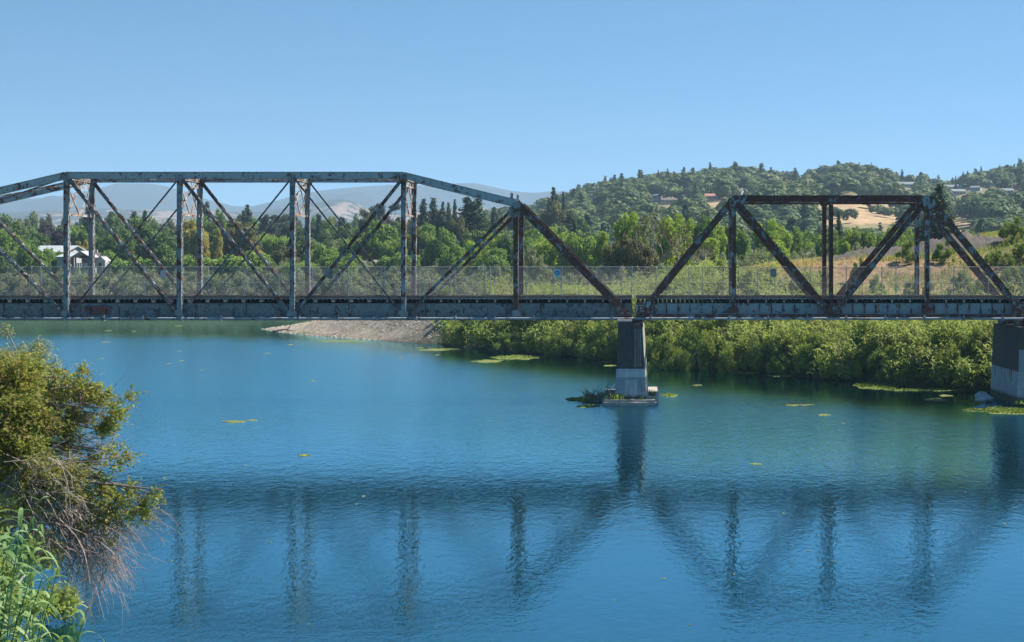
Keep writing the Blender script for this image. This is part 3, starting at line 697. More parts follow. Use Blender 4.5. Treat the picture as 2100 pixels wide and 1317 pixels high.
HM = [getmesh(p['crown']) for p in PR['hill']]; HF = [getmesh(p['crown']) for p in PR['hillfir']]
for k in rest:
    fir = rs.rand() < .07
    v, a = (HF if fir else HM)[rs.randint(2 if fir else 4)]
    W_, H_ = (8., 16.) if fir else (10., 9.)
    an = rs.uniform(0, 6.28); c, s = math.cos(an), math.sin(an)
    sx = k[4]/W_*(.55 if fir else 1); sz = k[3]/H_*(1.4 if fir else 1)
    q = v[:, :3]*[sx, sx, sz]; q = np.stack([q[:, 0]*c-q[:, 1]*s+k[0], q[:, 0]*s+q[:, 1]*c+k[1], q[:, 2]+k[2]-.8], 1)
    if k[1] > 1000:     # far ones: every second leaf, larger
        q = q.reshape(-1, 4, 3)[::2]; ce = q.mean(1, keepdims=True); q = (ce+(q-ce)*1.35).reshape(-1, 3); a = a[::2]
    VV.append(q); va.append(a*.7+.3*rs.rand()); 
VV = np.concatenate(VV); va = np.concatenate(va)
me = mesh_np('hillside_wood', VV, np.arange(len(VV)).reshape(-1, 4), [M['hill']], va)
tag(link('hillside_wood', me), 'dense dark oak wood covering the far hillside', 'wood', kind='stuff')

# ------------------------------------------------------------------ labels of the trees
POSTS = [(-1e9, 137, 'left of the first tall post'), (137, 369, 'between first and second tall posts'), (369, 600, 'between second and third tall posts'), (600, 828, 'between third and fourth tall posts'),
         (828, 1058, 'between fourth and fifth posts'), (1058, 1315, 'above the sloping end post'), (1315, 1505, 'left of the low truss post'), (1505, 1704, 'in low truss left half'), (1704, 1901, 'in low truss right half'), (1901, 1e9, 'near the right pier')]
ORD = ['leftmost', 'second', 'third', 'fourth', 'fifth', 'sixth', 'seventh', 'eighth', 'ninth', 'tenth', 'eleventh', 'twelfth']
bk = {}
for t in TREES:
    o, kind, px, pyt, Y_ = t
    zone = next(z for a, b, z in POSTS if a <= px < b)
    if kind == 'shrub': lay = 'over the water' if Y_ < 240 and not (Y_ > 158 and px > 1470) else 'on the dry bank'
    elif Y_ > 900: lay = 'high on the hill'
    elif Y_ > 640: lay = 'low on the hill'
    elif Y_ > 500: lay = 'in back row'
    elif Y_ > 375: lay = 'in middle row'
    else: lay = 'by far bank' if px < 1200 else 'behind the reeds'
    if kind == 'shrub' and lay == 'over the water':
        zone = 'left of the middle pier' if px < 1300 else 'between the two piers'
    bk.setdefault((DS[kind], lay, zone), []).append(t)
for (ds, lay, zone), ts in bk.items():
    ts.sort(key=lambda t: t[2])
    g = ds+'s '+lay
    for i, t in enumerate(ts):
        if len(ts) == 1: lb = '%s %s %s' % (ds, lay, zone)
        elif len(ts) == 2: lb = '%s %s %s %s' % (('left', 'right')[i], ds, lay, zone)
        elif len(ts) <= 12: lb = '%s %s from left %s %s' % (ORD[i], ds, lay, zone) if i else 'leftmost %s %s %s' % (ds, lay, zone)
        else: lb = 'one %s of many %s %s' % (ds, lay, zone)
        t[0]['label'] = lb
        t[0]['group'] = g if len(ts) <= 12 else g+' '+zone
# ------------------------------------------------------------------ houses
WALL = {k: mat_plain('wall_'+k, c, .8, .12, .6) for k, c in dict(white=(.42, .42, .40), tan=(.42, .34, .25), pink=(.52, .36, .31), grey=(.34, .37, .39), blue=(.36, .46, .54), brown=(.16, .11, .08)).items()}
ROOF = {k: mat_plain('roof_'+k, c, .8, .2, 1.0) for k, c in dict(grey=(.18, .195, .20), brown=(.12, .10, .085), red=(.30, .15, .115), pale=(.36, .375, .375)).items()}
def rotbox(mb, c, ang, x0, x1, y0, y1, z0, z1, mi=0):
    ca, sa = math.cos(ang), math.sin(ang)
    v = [(x0, y0, z0), (x1, y0, z0), (x1, y1, z0), (x0, y1, z0), (x0, y0, z1), (x1, y0, z1), (x1, y1, z1), (x0, y1, z1)]
    return mb.hexa([(c[0]+x*ca-y*sa, c[1]+x*sa+y*ca, c[2]+z) for x, y, z in v], mi)
def house(c, w, h, dep, wall, roof, ang, label, name='house', pitch=.35, nwin=3):
    r = empty(name, c, label, 'house'); ang = R(ang); ca, sa = math.cos(ang), math.sin(ang)
    T = lambda x, y, z: (c[0]+x*ca-y*sa, c[1]+x*sa+y*ca, c[2]+z)
    mb = MB(); hw, hd = w/2, dep/2; rise = hd*pitch*2*.5+.3
    rotbox(mb, c, ang, -hw, hw, -hd, hd, -3, h)
    for s in (-1, 1):
        x = s*(hw-.06)
        mb.add([T(x-.05, -hd, h), T(x-.05, hd, h), T(x-.05, 0, h+rise), T(x+.05, -hd, h), T(x+.05, hd, h), T(x+.05, 0, h+rise)], [(0, 1, 2), (5, 4, 3), (0, 2, 5, 3), (1, 4, 5, 2)])
    part(r, 'wall', mb, WALL[wall])
    mb = MB(); e = .5
    for s in (-1, 1):
        V = [T(-hw-e, s*(hd+e), h-.12), T(hw+e, s*(hd+e), h-.12), T(hw+e, 0, h+rise+.12), T(-hw-e, 0, h+rise+.12)]
        V += [tuple(np.array(v)+[0, 0, .2]) for v in V]
        mb.hexa(V)
    rf = part(r, 'roof', mb, ROOF[roof])
    mb = MB(); rotbox(mb, c, ang, hw*.3, hw*.3+.8, .3, 1.1, h+.2, h+rise+.9)
    part(r, 'chimney', mb, WALL['tan'], parent=rf)
    for k in range(nwin):
        x = -hw+w*(k+.5)/nwin; mb = MB(); rotbox(mb, c, ang, x-w/nwin*.26, x+w/nwin*.26, -hd-.06, -hd+.02, h*.38, h*.80)
        part(r, 'window', mb, M['glass'])
    return r
for (x, y, z), hs in zip(hp, HOUSES):
    w = hs[2]*y/F; h = hs[3]*y/F*.62
    house((x, y, z+.2), w, max(2.2, h), max(5, min(9, w*.6)), hs[4], hs[5], hs[6], hs[7], nwin=2 if w < 7 else 4)
# the buildings on the left bank
house((-124.5, 372, 10.3), 8.0, 1.8, 8, 'white', 'pale', -14, 'long pale grey shed with white roof left of the first tall post', 'shed', .22, 3)
bx, by = (160-VX)/F*352, 352; bz = H-(549-HY)/F*352
r = empty('pavilion', (bx, by, bz), 'open pavilion with white metal roof and red-brown posts behind the first post', 'pavilion')
mb = MB()
for x0, x1, zz in ((-3.7, -.3, 2.05), (-.3, 3.2, 2.05)):
    mid = (x0+x1)/2; rr = .45 if x0 < -1 else 1.15
    if x0 < -1: mb.hexa([(bx+x0, by-2.6, bz+zz), (bx+x1, by-2.6, bz+zz), (bx+x1, by+3, bz+zz+.7), (bx+x0, by+3, bz+zz+.7), (bx+x0, by-2.6, bz+zz+.16), (bx+x1, by-2.6, bz+zz+.16), (bx+x1, by+3, bz+zz+.86), (bx+x0, by+3, bz+zz+.86)])
    else:
        for s in (-1, 1):
            xe = mid+s*1.95
            mb.hexa([(bx+xe, by-3, bz+zz-.05), (bx+xe, by+3, bz+zz-.05), (bx+mid, by+3, bz+zz+rr), (bx+mid, by-3, bz+zz+rr), (bx+xe, by-3, bz+zz+.1), (bx+xe, by+3, bz+zz+.1), (bx+mid, by+3, bz+zz+rr+.15), (bx+mid, by-3, bz+zz+rr+.15)])
part(r, 'roof', mb, ROOF['pale'])
for x in (-1.8, .3, 1.7, 3.0):
    for y in (-2.5, 2.5):
        mb = MB(); mb.box(bx+x-.14, bx+x+.14, by+y-.14, by+y+.14, bz-2, bz+2.1); part(r, 'post', mb, ROOF['red'])
mb = MB(); mb.box(bx-3.5, bx-1.9, by-2.2, by+2.6, bz-2, bz+2.02); part(r, 'wall', mb, WALL['grey'])
for k in range(6):
    mb = MB(); mb.box(bx+.35+k*.42, bx+.68+k*.42, by-2.75, by-2.68, bz+.05, bz+.95); part(r, 'railing_panel', mb, WALL['white'])
mb = MB(); mb.box(bx-3.2, bx+3.3, by-3, by+2.9, bz-2.5, bz-.02); part(r, 'floor_slab', mb, M['conc_raw'])
hx = (186-VX)/F*356
house((hx, 356, H-(549-HY)/F*356), 3.0, 2.0, 2.6, 'pink', 'brown', 8, 'small pink cottage with bright white gable beside the open pavilion', 'cottage', .35, 2)
mb = MB(); hz_ = H-(549-HY)/F*356
mb.plate([(hx+1.7, hz_-1.5), (hx+3.5, hz_-1.5), (hx+3.5, hz_+1.5), (hx+2.7, hz_+2.2), (hx+1.7, hz_+1.7)], 354.2, 358.0)
o = empty('annex', (hx+2.6, 356, hz_-1.5), 'small white end building with a single dark window right of the pink cottage', 'building')
part(o, 'wall', mb, WALL['white'])
mb = MB(); mb.box(hx+2.2, hx+2.7, 354.12, 354.19, hz_+.3, hz_+1.0); part(o, 'window', mb, M['glass'])
mb = MB(); mb.hexa([(hx+1.5, 354, hz_+1.72), (hx+2.7, 354, hz_+2.25), (hx+2.7, 358.2, hz_+2.25), (hx+1.5, 358.2, hz_+1.72), (hx+1.5, 354, hz_+1.84), (hx+2.7, 354, hz_+2.37), (hx+2.7, 358.2, hz_+2.37), (hx+1.5, 358.2, hz_+1.84)]); part(o, 'roof', mb, ROOF['pale'])

# ------------------------------------------------------------------ truss bridge
def XZ(px, py, Y=D0): return ((px-VX)/F*Y, H-(py-HY)/F*Y)
S = D0/F
def N(px, py, off=0.): x, z = XZ(px, py); return np.array([x, D0+off, z])
W1, W2 = 5.35, 4.35
def build_span(name, label, w, top, posts, diags, counters, ends, sx0, sx1, low, mats, girder_mat, stiff, sway, zbot, member, latt):
    """top: list of top chord nodes; everything given in view coordinates of the near truss plane"""
    x0 = XZ(sx0, 0)[0]; x1 = XZ(sx1, 0)[0]
    root = empty(name, ((x0+x1)/2, D0+w/2, XZ(0, 656)[1]), label, 'bridge')
    for side in (0, 1):
        off = w*side; cw, pw, dw, ctw, ew = member
        for i in range(len(top)-1):
            mb = MB(); a, b = N(*top[i], off), N(*top[i+1], off)
            mb.channel(a, b, cw, .50, 0, lace=.55 if latt else None, lmi=1)
            u = (b-a)/np.linalg.norm(b-a); n_ = np.array([-u[2], 0, u[0]])
            mb.beam(a+n_*(cw/2), b+n_*(cw/2), .035, .62, 0)
            part(root, 'top_chord', mb, [mats['chord'][i % len(mats['chord'])], M['lace'] if not latt else mat_or])
        for i, (a, b) in enumerate(ends):
            mb = MB(); A, B = N(*a, off), N(*b, off); mb.channel(A, B, ew, .50, 0)
            mb.beam(A+[0, 0, .02], B+[0, 0, .02], ew*.9, .40, 0)
            part(root, 'end_post', mb, mats['end'])
        for i, (px, yt) in enumerate(posts):
            mb = MB(); mb.channel(N(px, low-4, off), N(px, yt, off), pw, .40, 0, lace=.30, lmi=1)
            part(root, 'vertical_post', mb, [mats['post'][i % len(mats['post'])], M['lace']])
        for i, (a, b) in enumerate(diags):
            mb = MB(); A, B = N(*a, off), N(*b, off)
            for s in (-1, 1):
                mb.beam(A+[0, .16*s, 0], B+[0, .16*s, 0], dw, .05, 0)
                mb.beam(A+[0, .16*s, 0], B+[0, .16*s, 0], .04, .16, 0)
            Ln = np.linalg.norm(B-A); k = int(Ln/.9)
            for j in range(1, k):
                q = A+(B-A)*j/k; u = (B-A)/Ln; mb.beam(q-u*.12, q+u*.12, dw*.9, .32, 0)
            part(root, 'diagonal', mb, mats['diag'][i % len(mats['diag'])])
        for i, (a, b) in enumerate(counters):
            mb = MB(); A, B = N(*a, off+.09), N(*b, off+.09); mb.beam(A, B, ctw, .05, 0); mb.beam(A+[0, .05, 0], B+[0, .05, 0], .03, .1, 0)
            part(root, 'counter_brace', mb, M['span_diag'])
        # gusset plates
        for px, py, g in [(p[0], p[1]+3, 9) for p in top]+[(p[0], low-6, 10) for p in posts]:
            mb = MB(); q = [(px-g, py-5), (px+g, py-5), (px+g*.9, py+5), (px+g*.35, py+9), (px-g*.35, py+9), (px-g*.9, py+5)]
            if py > 500: q = [(a_, 2*py-b_) for a_, b_ in q][::-1]
            for yy in (D0+off-.30, D0+off+.27):
                mb = MB(); mb.plate([XZ(*t) for t in q][::-1], yy, yy+.02)
                part(root, 'gusset_plate', mb, mats['gusset'])
        # bottom girder
        g0 = XZ(0, 623)[1]; g1 = XZ(0, low)[1]; Yg = D0+off+(.30 if side == 0 else -.34)
        mb = MB(); mb.box(x0, x1, Yg, Yg+.03, g1, g0)
        mb.box(x0, x1, Yg-.03, Yg+.10, g0, g0+.02); mb.box(x0, x1, Yg-.16, Yg+.19, g1-.05, g1)
        k = x0+.5
        while k < x1-.2:
            mb.box(k-.045, k+.045, Yg-.09 if stiff else Yg-.02, Yg-.002, g1, g0-.01, 1); k += stiff or 2.6
        part(root, 'girder', mb, [girder_mat, M['rust_half']])
        mb = MB(); zb = XZ(0, zbot)[1]
        mb.box(x0, x1, D0+off-.22, D0+off-.19, zb, g1-.06); mb.box(x0, x1, D0+off+.16, D0+off+.19, zb, g1-.06)
        mb.box(x0, x1, D0+off-.24, D0+off+.24, zb-.03, zb)
        part(root, 'bottom_chord', mb, mats['bottom'])
    # floor beams and stringers under the ties
    for px in [p[0] for p in posts]+[sx0+12, sx1-12]:
        xx = XZ(px, 0)[0]; mb = MB(); mb.box(xx-.02, xx+.02, D0+.34, D0+w-.36, XZ(0, low-1)[1], XZ(0, 622)[1]-.01)
        for zz in (XZ(0, low-1)[1]-.04, XZ(0, 622)[1]-.01): mb.box(xx-.15, xx+.15, D0+.34, D0+w-.36, zz, zz+.04)
        part(root, 'floor_beam', mb, M['rust_most'])
    # sway frames and top laterals
    for (px, y0_, y1_) in sway:
        mb = MB(); a0 = N(px, y0_, .2); a1 = N(px, y0_, w-.2); b0 = N(px, y1_, .2); b1 = N(px, y1_, w-.2)
        mb.beam(a0, a1, .12, .10, 0, (1, 0, 0)); mb.beam(a0-[0, 0, .45], a1-[0, 0, .45], .10, .10, 0, (1, 0, 0)); mb.beam(b0, b1, .14, .12, 0, (1, 0, 0))
        for k in range(8):
            p = a0+(a1-a0)*k/8; q = a0+(a1-a0)*(k+1)/8; dz = np.array([0, 0, .45])
            mb.beam(p-(dz if k % 2 else 0), q-(0 if k % 2 else dz), .06, .03, 0, (1, 0, 0))
        m0 = (b0+b1)/2; c_ = .45
        for q in (a0, a1): mb.beam(q-[0, 0, c_], m0, .11, .07, 0, (1, 0, 0))
        am = (a0+a1)/2
        for q in (b0, b1): mb.beam(q, am-[0, 0, c_], .09, .06, 0, (1, 0, 0))
        part(root, 'sway_frame', mb, M['lace'])
    for i in range(len(top)-1):
        for A, B in ((N(*top[i], .1), N(*top[i+1], w-.1)), (N(*top[i], w-.1), N(*top[i+1], .1))):
            mb = MB(); mb.beam(A-[0, 0, .1], B-[0, 0, .1], .09, .09, 0, (0, 0, 1)); part(root, 'lateral_brace', mb, M['rust_half'])
    for px, py in top[1:-1] if len(top) > 3 else top:
        mb = MB(); mb.beam(N(px, py+2, .1), N(px, py+2, w-.1), .16, .2, 0, (0, 0, 1)); part(root, 'top_strut', mb, M['rust_half'])
    # deck
    zt = XZ(0, 613)[1]; y0 = D0+.32; y1 = D0+w-.36
    mb = MB(); k = x0+.16
    while k < x1-.1:
        mb.box(k-.085, k+.085, y0+.10, y1-.1, zt-.28, zt-.02); k += .305
    part(root, 'tie_bed', mb, M['timber_dark'])
    mb = MB(); k = x0+.16
    while k < x1-.1:
        mb.box(k-.022, k+.022, y0-.02, y0+.04, zt-.09, zt-.02); k += .305
    part(root, 'tie_end', mb, M['timber_pale'])
    mb = MB(); mb.box(x0+.05, x1-.05, y0+.30, y0+.40, zt-.34, zt-(.03 if not stiff else .285)); part(root, 'stringer_shade_board', mb, M['timber_dark'])  # on the long span raised as a black board, painting the under-deck shade
    k = x0+.3; rr = np.random.RandomState(int(abs(x0)*10)); i = 0
    while k < x1-.2:
        mb = MB(); wd = .09 if k < -18 else .045
        mb.box(k-wd*1.2, k+wd*1.2, y0-.12, y0+.09, zt-.25+rr.uniform(-.02, .02), zt-.06)
        part(root, 'tie', mb, M['timber_pale']); k += 1.22; i += 1
    mb = MB(); mb.box(x0, x1, y0-.02, y0+.17, zt, zt+.045); mb.box(x0, x1, y0+.06, y0+.22, zt+.05, zt+.20); mb.box(x0, x1, y1-.22, y1-.06, zt, zt+.20)
    part(root, 'guard_timber', mb, M['timber'])
    mb = MB(); mb.box(x0, x1, y0+.23, y0+1.0, zt-.01, zt+.03); mb.box(x0, x1, y1-1.0, y1-.23, zt-.01, zt+.03); part(root, 'walkway', mb, M['timber'])
    mb = MB(); mb.box(x0, x1, y0-.09, y0-.05, zt-.01, zt+.03); part(root, 'edge_angle', mb, M['galv'])
    yc = (y0+y1)/2
    for s in (-1, 1):
        mb = MB(); mb.box(x0, x1, yc+s*.72-.035, yc+s*.72+.035, zt+.12, zt+.165); mb.box(x0, x1, yc+s*.72-.01, yc+s*.72+.01, zt+.01, zt+.12); mb.box(x0, x1, yc+s*.72-.07, yc+s*.72+.07, zt-.01, zt+.01)
        part(root, 'rail', mb, M['rail'])
    return root
mat_or = M['lace']
SP, SD, RH, RM, RA = M['span_post'], M['span_diag'], M['rust_half'], M['rust_most'], M['rust_all']
T1 = [(-325+34, 462), (-94, 414), (137, 360), (369, 360), (600, 360), (828, 360), (1060, 417)]
T1 = T1[1:]
span1 = build_span('truss_bridge_span', 'long high weathered blue steel truss with sloping top chord ends, left of the middle pier', W1,
    T1, [(-94, 420), (137, 364), (369, 364), (600, 364), (828, 364), (1058, 421)],
    [((-94, 418), (133, 646)), ((140, 366), (366, 646)), ((372, 366), (597, 646)), ((826, 366), (603, 646)), ((1056, 424), (833, 646))],
    [((366, 366), (141, 644)), ((597, 366), (373, 644)), ((603, 366), (824, 644))],
    [((1060, 417), (1292, 651)), ((-94, 414), (-325, 650))], -325, 1296, 650,
    dict(chord=[M['span_paint']], gusset=SP, post=[SP, SP, SP, SP, RH, RM], diag=[SD, SD, SD, RH, RH], end=RM, bottom=RM), M['girder'], 0,
    [(137, 366, 440), (369, 366, 440), (600, 366, 440), (828, 366, 440)], 656, (.44, .31, .19, .11, .52), False)
span2 = build_span('truss_bridge_span', 'short low rust-covered steel truss between the middle pier and the right pier', W2,
    [(1508, 408), (1704, 408), (1904, 408)], [(1505, 414), (1704, 414), (1901, 414)],
    [((1512, 414), (1699, 640)), ((1898, 414), (1709, 640))], [],
    [((1506, 408), (1313, 644)), ((1905, 408), (2096, 640))], 1304, 2108, 643,
    dict(chord=[RA], gusset=RM, post=[RH, RA, RH], diag=[RM], end=RM, bottom=RM), M['girder_pale'], .79, [], 654, (.42, .27, .35, .2, .39), True)
# doubled lower halves of the diagonals of the low truss, top corner plates
for a, b in (((1617, 541), (1690, 629)), ((1791, 541), (1718, 629)), ((1447, 480), (1351, 598)), ((1974, 492), (2063, 600))):
    for off in (0, W2):
        mb = MB(); mb.beam(N(*a, off-.23), N(*b, off-.23), .46, .03, 0)
        part(span2, 'stiffening_plate', mb, RM)
for cx_, s in ((1508, 1), (1904, -1)):
    for off in (-.32, W2+.30):
        mb = MB(); mb.plate([XZ(cx_-6*s, 401), XZ(cx_+26*s, 401), XZ(cx_+20*s, 411), XZ(cx_+8*s, 428), XZ(cx_-8*s, 428), XZ(cx_-14*s, 416)][::-s], D0+off, D0+off+.02)
        part(span2, 'corner_plate', mb, RH)
for cx_, s in ((1316, 1), (2094, -1)):
    mb = MB(); mb.plate([XZ(cx_-10*s, 619), XZ(cx_+18*s, 619), XZ(cx_+22*s, 642), XZ(cx_-12*s, 642)][::-s], D0-.28, D0-.24)
    part(span2, 'corner_plate', mb, RH)
# third span, only its end reaches the picture
x3 = XZ(2112, 0)[0]; r3 = empty('truss_bridge_span', (x3+3, D0+2, XZ(0, 656)[1]), 'next bridge span at the right edge beyond the right pier', 'bridge')
mb = MB(); mb.box(x3, x3+12, D0+.1, D0+.16, XZ(0, 643)[1], XZ(0, 622)[1]); mb.box(x3, x3+12, D0-.1, D0+.3, XZ(0, 654)[1], XZ(0, 644)[1]); part(r3, 'girder', mb, M['girder_pale'])
mb = MB(); mb.box(x3, x3+12, D0+.5, D0+3.6, XZ(0, 620)[1], XZ(0, 608)[1]); part(r3, 'deck', mb, M['timber'])
mb = MB(); mb.channel(N(2118, 636), N(2300, 410), .56, .5); part(r3, 'end_post', mb, RM)
# painted tags on the girder
def letters(root, txt, px, py, hpx, wpx, mat, yoff, label=None, thick=2.0, jit=0):
    """stroke letters from a 4x6 grid, built as raised 1 cm strips of paint"""
    G = dict(M=[(0, 0, 0, 6), (0, 6, 2, 3), (2, 3, 4, 6), (4, 6, 4, 0)], E=[(0, 0, 0, 6), (0, 6, 4, 6), (0, 3, 3, 3), (0, 0, 4, 0)], S=[(4, 6, 0, 6), (0, 6, 0, 3), (0, 3, 4, 3), (4, 3, 4, 0), (4, 0, 0, 0)],
             O=[(0, 0, 0, 6), (0, 6, 4, 6), (4, 6, 4, 0), (4, 0, 0, 0)], A=[(0, 0, 2, 6), (2, 6, 4, 0), (1, 2, 3, 2)], F=[(0, 0, 0, 6), (0, 6, 4, 6), (0, 3, 3, 3)], I=[(2, 0, 2, 6)], T=[(2, 0, 2, 6), (0, 6, 4, 6)], X=[(0, 0, 4, 6), (0, 6, 4, 0)],
             N=[(0, 0, 0, 6), (0, 6, 4, 0), (4, 0, 4, 6)], V=[(0, 6, 2, 0), (2, 0, 4, 6)], D=[(0, 0, 0, 6), (0, 6, 3, 5), (3, 5, 4, 3), (4, 3, 3, 1), (3, 1, 0, 0)], R=[(0, 0, 0, 6), (0, 6, 4, 5), (4, 5, 0, 3), (0, 3, 4, 0)], K=[(0, 0, 0, 6), (4, 6, 0, 3), (0, 3, 4, 0)])
    mb = MB()
    for i, ch in enumerate(txt):
        for x0, y0, x1, y1 in G[ch]:
            a = N(px+(i+x0/5)*wpx, py-y0/6*hpx, yoff); b = N(px+(i+x1/5)*wpx, py-y1/6*hpx, yoff)
            mb.beam(a, b+(b-a)*.02, thick*S, .012)
    return part(root, 'graffiti', mb, mat, label)
gy = .30-.014
mb = MB(); bl = [(172, 628), (182, 626), (196, 627), (210, 625), (224, 628), (226, 640), (222, 646), (206, 645), (192, 647), (178, 645), (173, 638)]
mb.plate([XZ(*q) for q in bl][::-1], D0+gy-.004, D0+gy+.004); part(span1, 'graffiti', mb, M['graf_bl'], 'dark blue outline cloud of the orange graffiti')
letters(span1, 'MESSK', 174.5, 643, 13, 10.4, M['graf_or'], gy-.012, 'orange block graffiti letters on the girder', 3.6)
letters(span1, 'DIV', 1037, 645, 13, 6, M['graf_bk'], gy, 'black scrawl beside the fifth post', 1.2)
letters(span1, 'TESNAX', 1094, 644, 12, 15, M['graf_dim'], gy, 'faint dark graffiti near the end post', 1.6)
letters(span1, 'ORN', 440, 644, 12, 13, M['graf_dim'], gy, 'faint dark graffiti right of the second post', 1.3)
letters(span1, 'SAD', 262, 645, 12, 11, M['graf_dim'], gy, 'faint dark graffiti between the first and second posts', 1.5)
letters(span2, 'FE', 1306, 638, 12, 8, M['graf_wt'], -.292, 'white tag at the left corner of the low truss', 1.0)
rs = np.random.RandomState(3); mb = MB()
for cx_, cy_ in ((1416, 638), (1535, 641), (1592, 639), (1598, 642), (1609, 637)):
    q = [(cx_+math.cos(t)*rs.uniform(1.2, 3), cy_+math.sin(t)*rs.uniform(.8, 1.8)) for t in np.linspace(0, 5.6, 9)]; mb.plate([XZ(*a) for a in q], D0+.285, D0+.29)
part(span2, 'paint_blot', mb, M['graf_bk'])

# ------------------------------------------------------------------ pipe hung on the bridge face
x0, x1 = XZ(-325, 0)[0], XZ(2230, 0)[0]; zp = XZ(0, 653)[1]
r = empty('utility_pipe', ((x0+x1)/2, D0-.75, zp), 'long grey pipe hung along the lower face of the bridge', 'pipe')
mb = MB(); mb.tube([(x, D0-.75, zp+.01*math.sin(x*.7)) for x in np.linspace(x0, x1, 60)], .085, .085, 8); part(r, 'pipe_run', mb, M['pipe'], smooth=True)
px = -20
while px < 2150:
    x = XZ(px, 0)[0]; mb = MB(); mb.box(x-.05, x+.05, D0-.90, D0-.60, zp-.14, zp+.14); mb.box(x-.03, x+.03, D0-.66, D0-.16, zp-.16, zp-.11); mb.box(x-.03, x+.03, D0-.62, D0-.58, zp-.15, zp+.26)
    part(r, 'bracket', mb, M['pipe']); px += 79.7
# ------------------------------------------------------------------ piers
def frus(mb, x0, x1, X0, X1, ya, yb, Ya, Yb, z0, z1, mi=0):
    return mb.hexa([(X0, Ya, z0), (X1, Ya, z0), (X1, Yb, z0), (X0, Yb, z0), (x0, ya, z1), (x1, ya, z1), (x1, yb, z1), (x0, yb, z1)], mi)
def pier(name, label, tl, tr, bl, br, ysplit, ztop_px, zb, Yf, notch, depth, splits, tone_split):
    """pier whose faces are banded by paint; px values at the front plane"""
    xx = lambda px: (px-VX)/F*Yf; zz = lambda py: H-(py-HY)/F*Yf
    root = empty(name, ((xx(bl)+xx(br))/2, Yf+depth/2, 0), label, 'bridge pier')
    zt = zz(ztop_px)
    def lerp(z):
        t = (z-0)/(zt-0); return xx(bl)+(xx(tl)-xx(bl))*t, xx(br)+(xx(tr)-xx(br))*t, Yf-.25*(1-t)-.0, Yf+depth+.25*(1-t)
    for za, zb_, mat, nm in splits:
        za = zt if za is None else za
        a = lerp(za); b = lerp(zb_); mb = MB()
        frus(mb, a[0], a[1], b[0], b[1], a[2], a[3], b[2], b[3], zb_, za); part(root, nm, mb, mat)
    return root, xx, zz, lerp
Yf = D0-1.6
rt, xx, zz, lerp = pier('bridge_pier', 'tall tapering concrete pier standing on a low slab in open water, middle of the river', 1268, 1317, 1261, 1326, 0, 661, -1.5, Yf, 0, 8.6,
    [(None, 2.35, M['conc_dark'], 'upper_shaft'), (2.35, 1.80, M['conc_patch'], 'painted_band'), (1.80, .85, M['conc_mid'], 'painted_band'), (.85, -1.5, M['conc_light'], 'lower_shaft')], 0)
mb = MB()
for i, (pa, pb) in enumerate(((1301, 1305), (1307, 1309.5), (1311, 1315.5))):
    a0 = lerp(zz(674)); b0 = lerp(2.5)
    mb.hexa([(xx(pa), b0[2]-.012, 2.5), (xx(pb), b0[2]-.012, 2.5), (xx(pb), b0[2]+.02, 2.5), (xx(pa), b0[2]+.02, 2.5), (xx(pa), a0[2]-.012, zz(674)), (xx(pb), a0[2]-.012, zz(674)), (xx(pb), a0[2]+.02, zz(674)), (xx(pa), a0[2]+.02, zz(674))])
part(rt, 'streak', mb, M['conc_strk'])
mb = MB(); a0 = lerp(1.75); b0 = lerp(.45); v = []
for (lp, z) in ((b0, .45), (a0, 1.62)):
    v += [(xx(1281), lp[2]-.015, z), (xx(1306), lp[2]-.015, z), (xx(1306), lp[2]+.05, z), (xx(1281), lp[2]+.05, z)]
mb.hexa(v); part(rt, 'paint_patch', mb, M['conc_patch'], 'pale rectangle of paint on the lower shaft')
mb = MB(); zt = zz(661); mb.box(xx(1266), xx(1296), Yf-.06, Yf+8.6, zt+.01, zt+.14); part(rt, 'bearing_ledge', mb, M['conc_raw'])
mb = MB(); mb.box(xx(1297), xx(1319), Yf-.04, Yf+8.5, zt-.32, zt+.0); mb.box(xx(1298), xx(1318), Yf+.8, Yf+1.6, zt+.01, XZ(0, 656)[1]-.04); part(rt, 'bearing_block', mb, M['rust_most'])
mb = MB(); a0 = lerp(zt-.05); b0 = lerp(.52)
mb.hexa([(b0[1]+.002, b0[2]+.02, .52), (b0[1]+.16, b0[2]+.30, .52), (b0[1]+.16, b0[2]+.42, .52), (b0[1]+.002, b0[2]+.42, .52), (a0[1]+.002, a0[2]+.02, zt-.05), (a0[1]+.14, a0[2]+.28, zt-.05), (a0[1]+.14, a0[2]+.40, zt-.05), (a0[1]+.002, a0[2]+.40, zt-.05)])
part(rt, 'lit_edge_strip', mb, M['conc_raw'])  # added strip angled into the sun, standing in for the shaft's lit edge
r = empty('footing_slab', (XZ(1290, 0)[0], D0+2, 0), 'low flat concrete slab in the water round the foot of the middle pier', 'slab')
mb = MB(); mb.box(xx(1238), xx(1346), Yf-1.5, Yf-.31, -.6, .20); mb.box(xx(1238)+.05, xx(1346)-.1, Yf-1.2, Yf-.32, .203, .36)
mb.box(xx(1236), xx(1260), Yf-.30, Yf+9.4, -.6, .34); mb.box(xx(1328), xx(1350), Yf-.30, Yf+9.4, -.6, .50)
part(r, 'slab_body', mb, M['conc_raw'])
Yf2 = D0-2.3
rt2, xx2, zz2, lerp2 = pier('bridge_pier', 'wide tapering concrete pier at the right edge with a blue-grey painted foot', 2090, 2160, 2084, 2166, 0, 671, -1.5, Yf2, 0, 8.4,
    [(None, 4.0, M['conc_dark'], 'upper_shaft'), (4.0, 2.2, M['conc_dark'], 'upper_shaft'), (2.2, -1.5, M['conc_light'], 'lower_shaft')], 0)
mb = MB(); a0 = lerp2(3.65); b0 = lerp2(2.2)
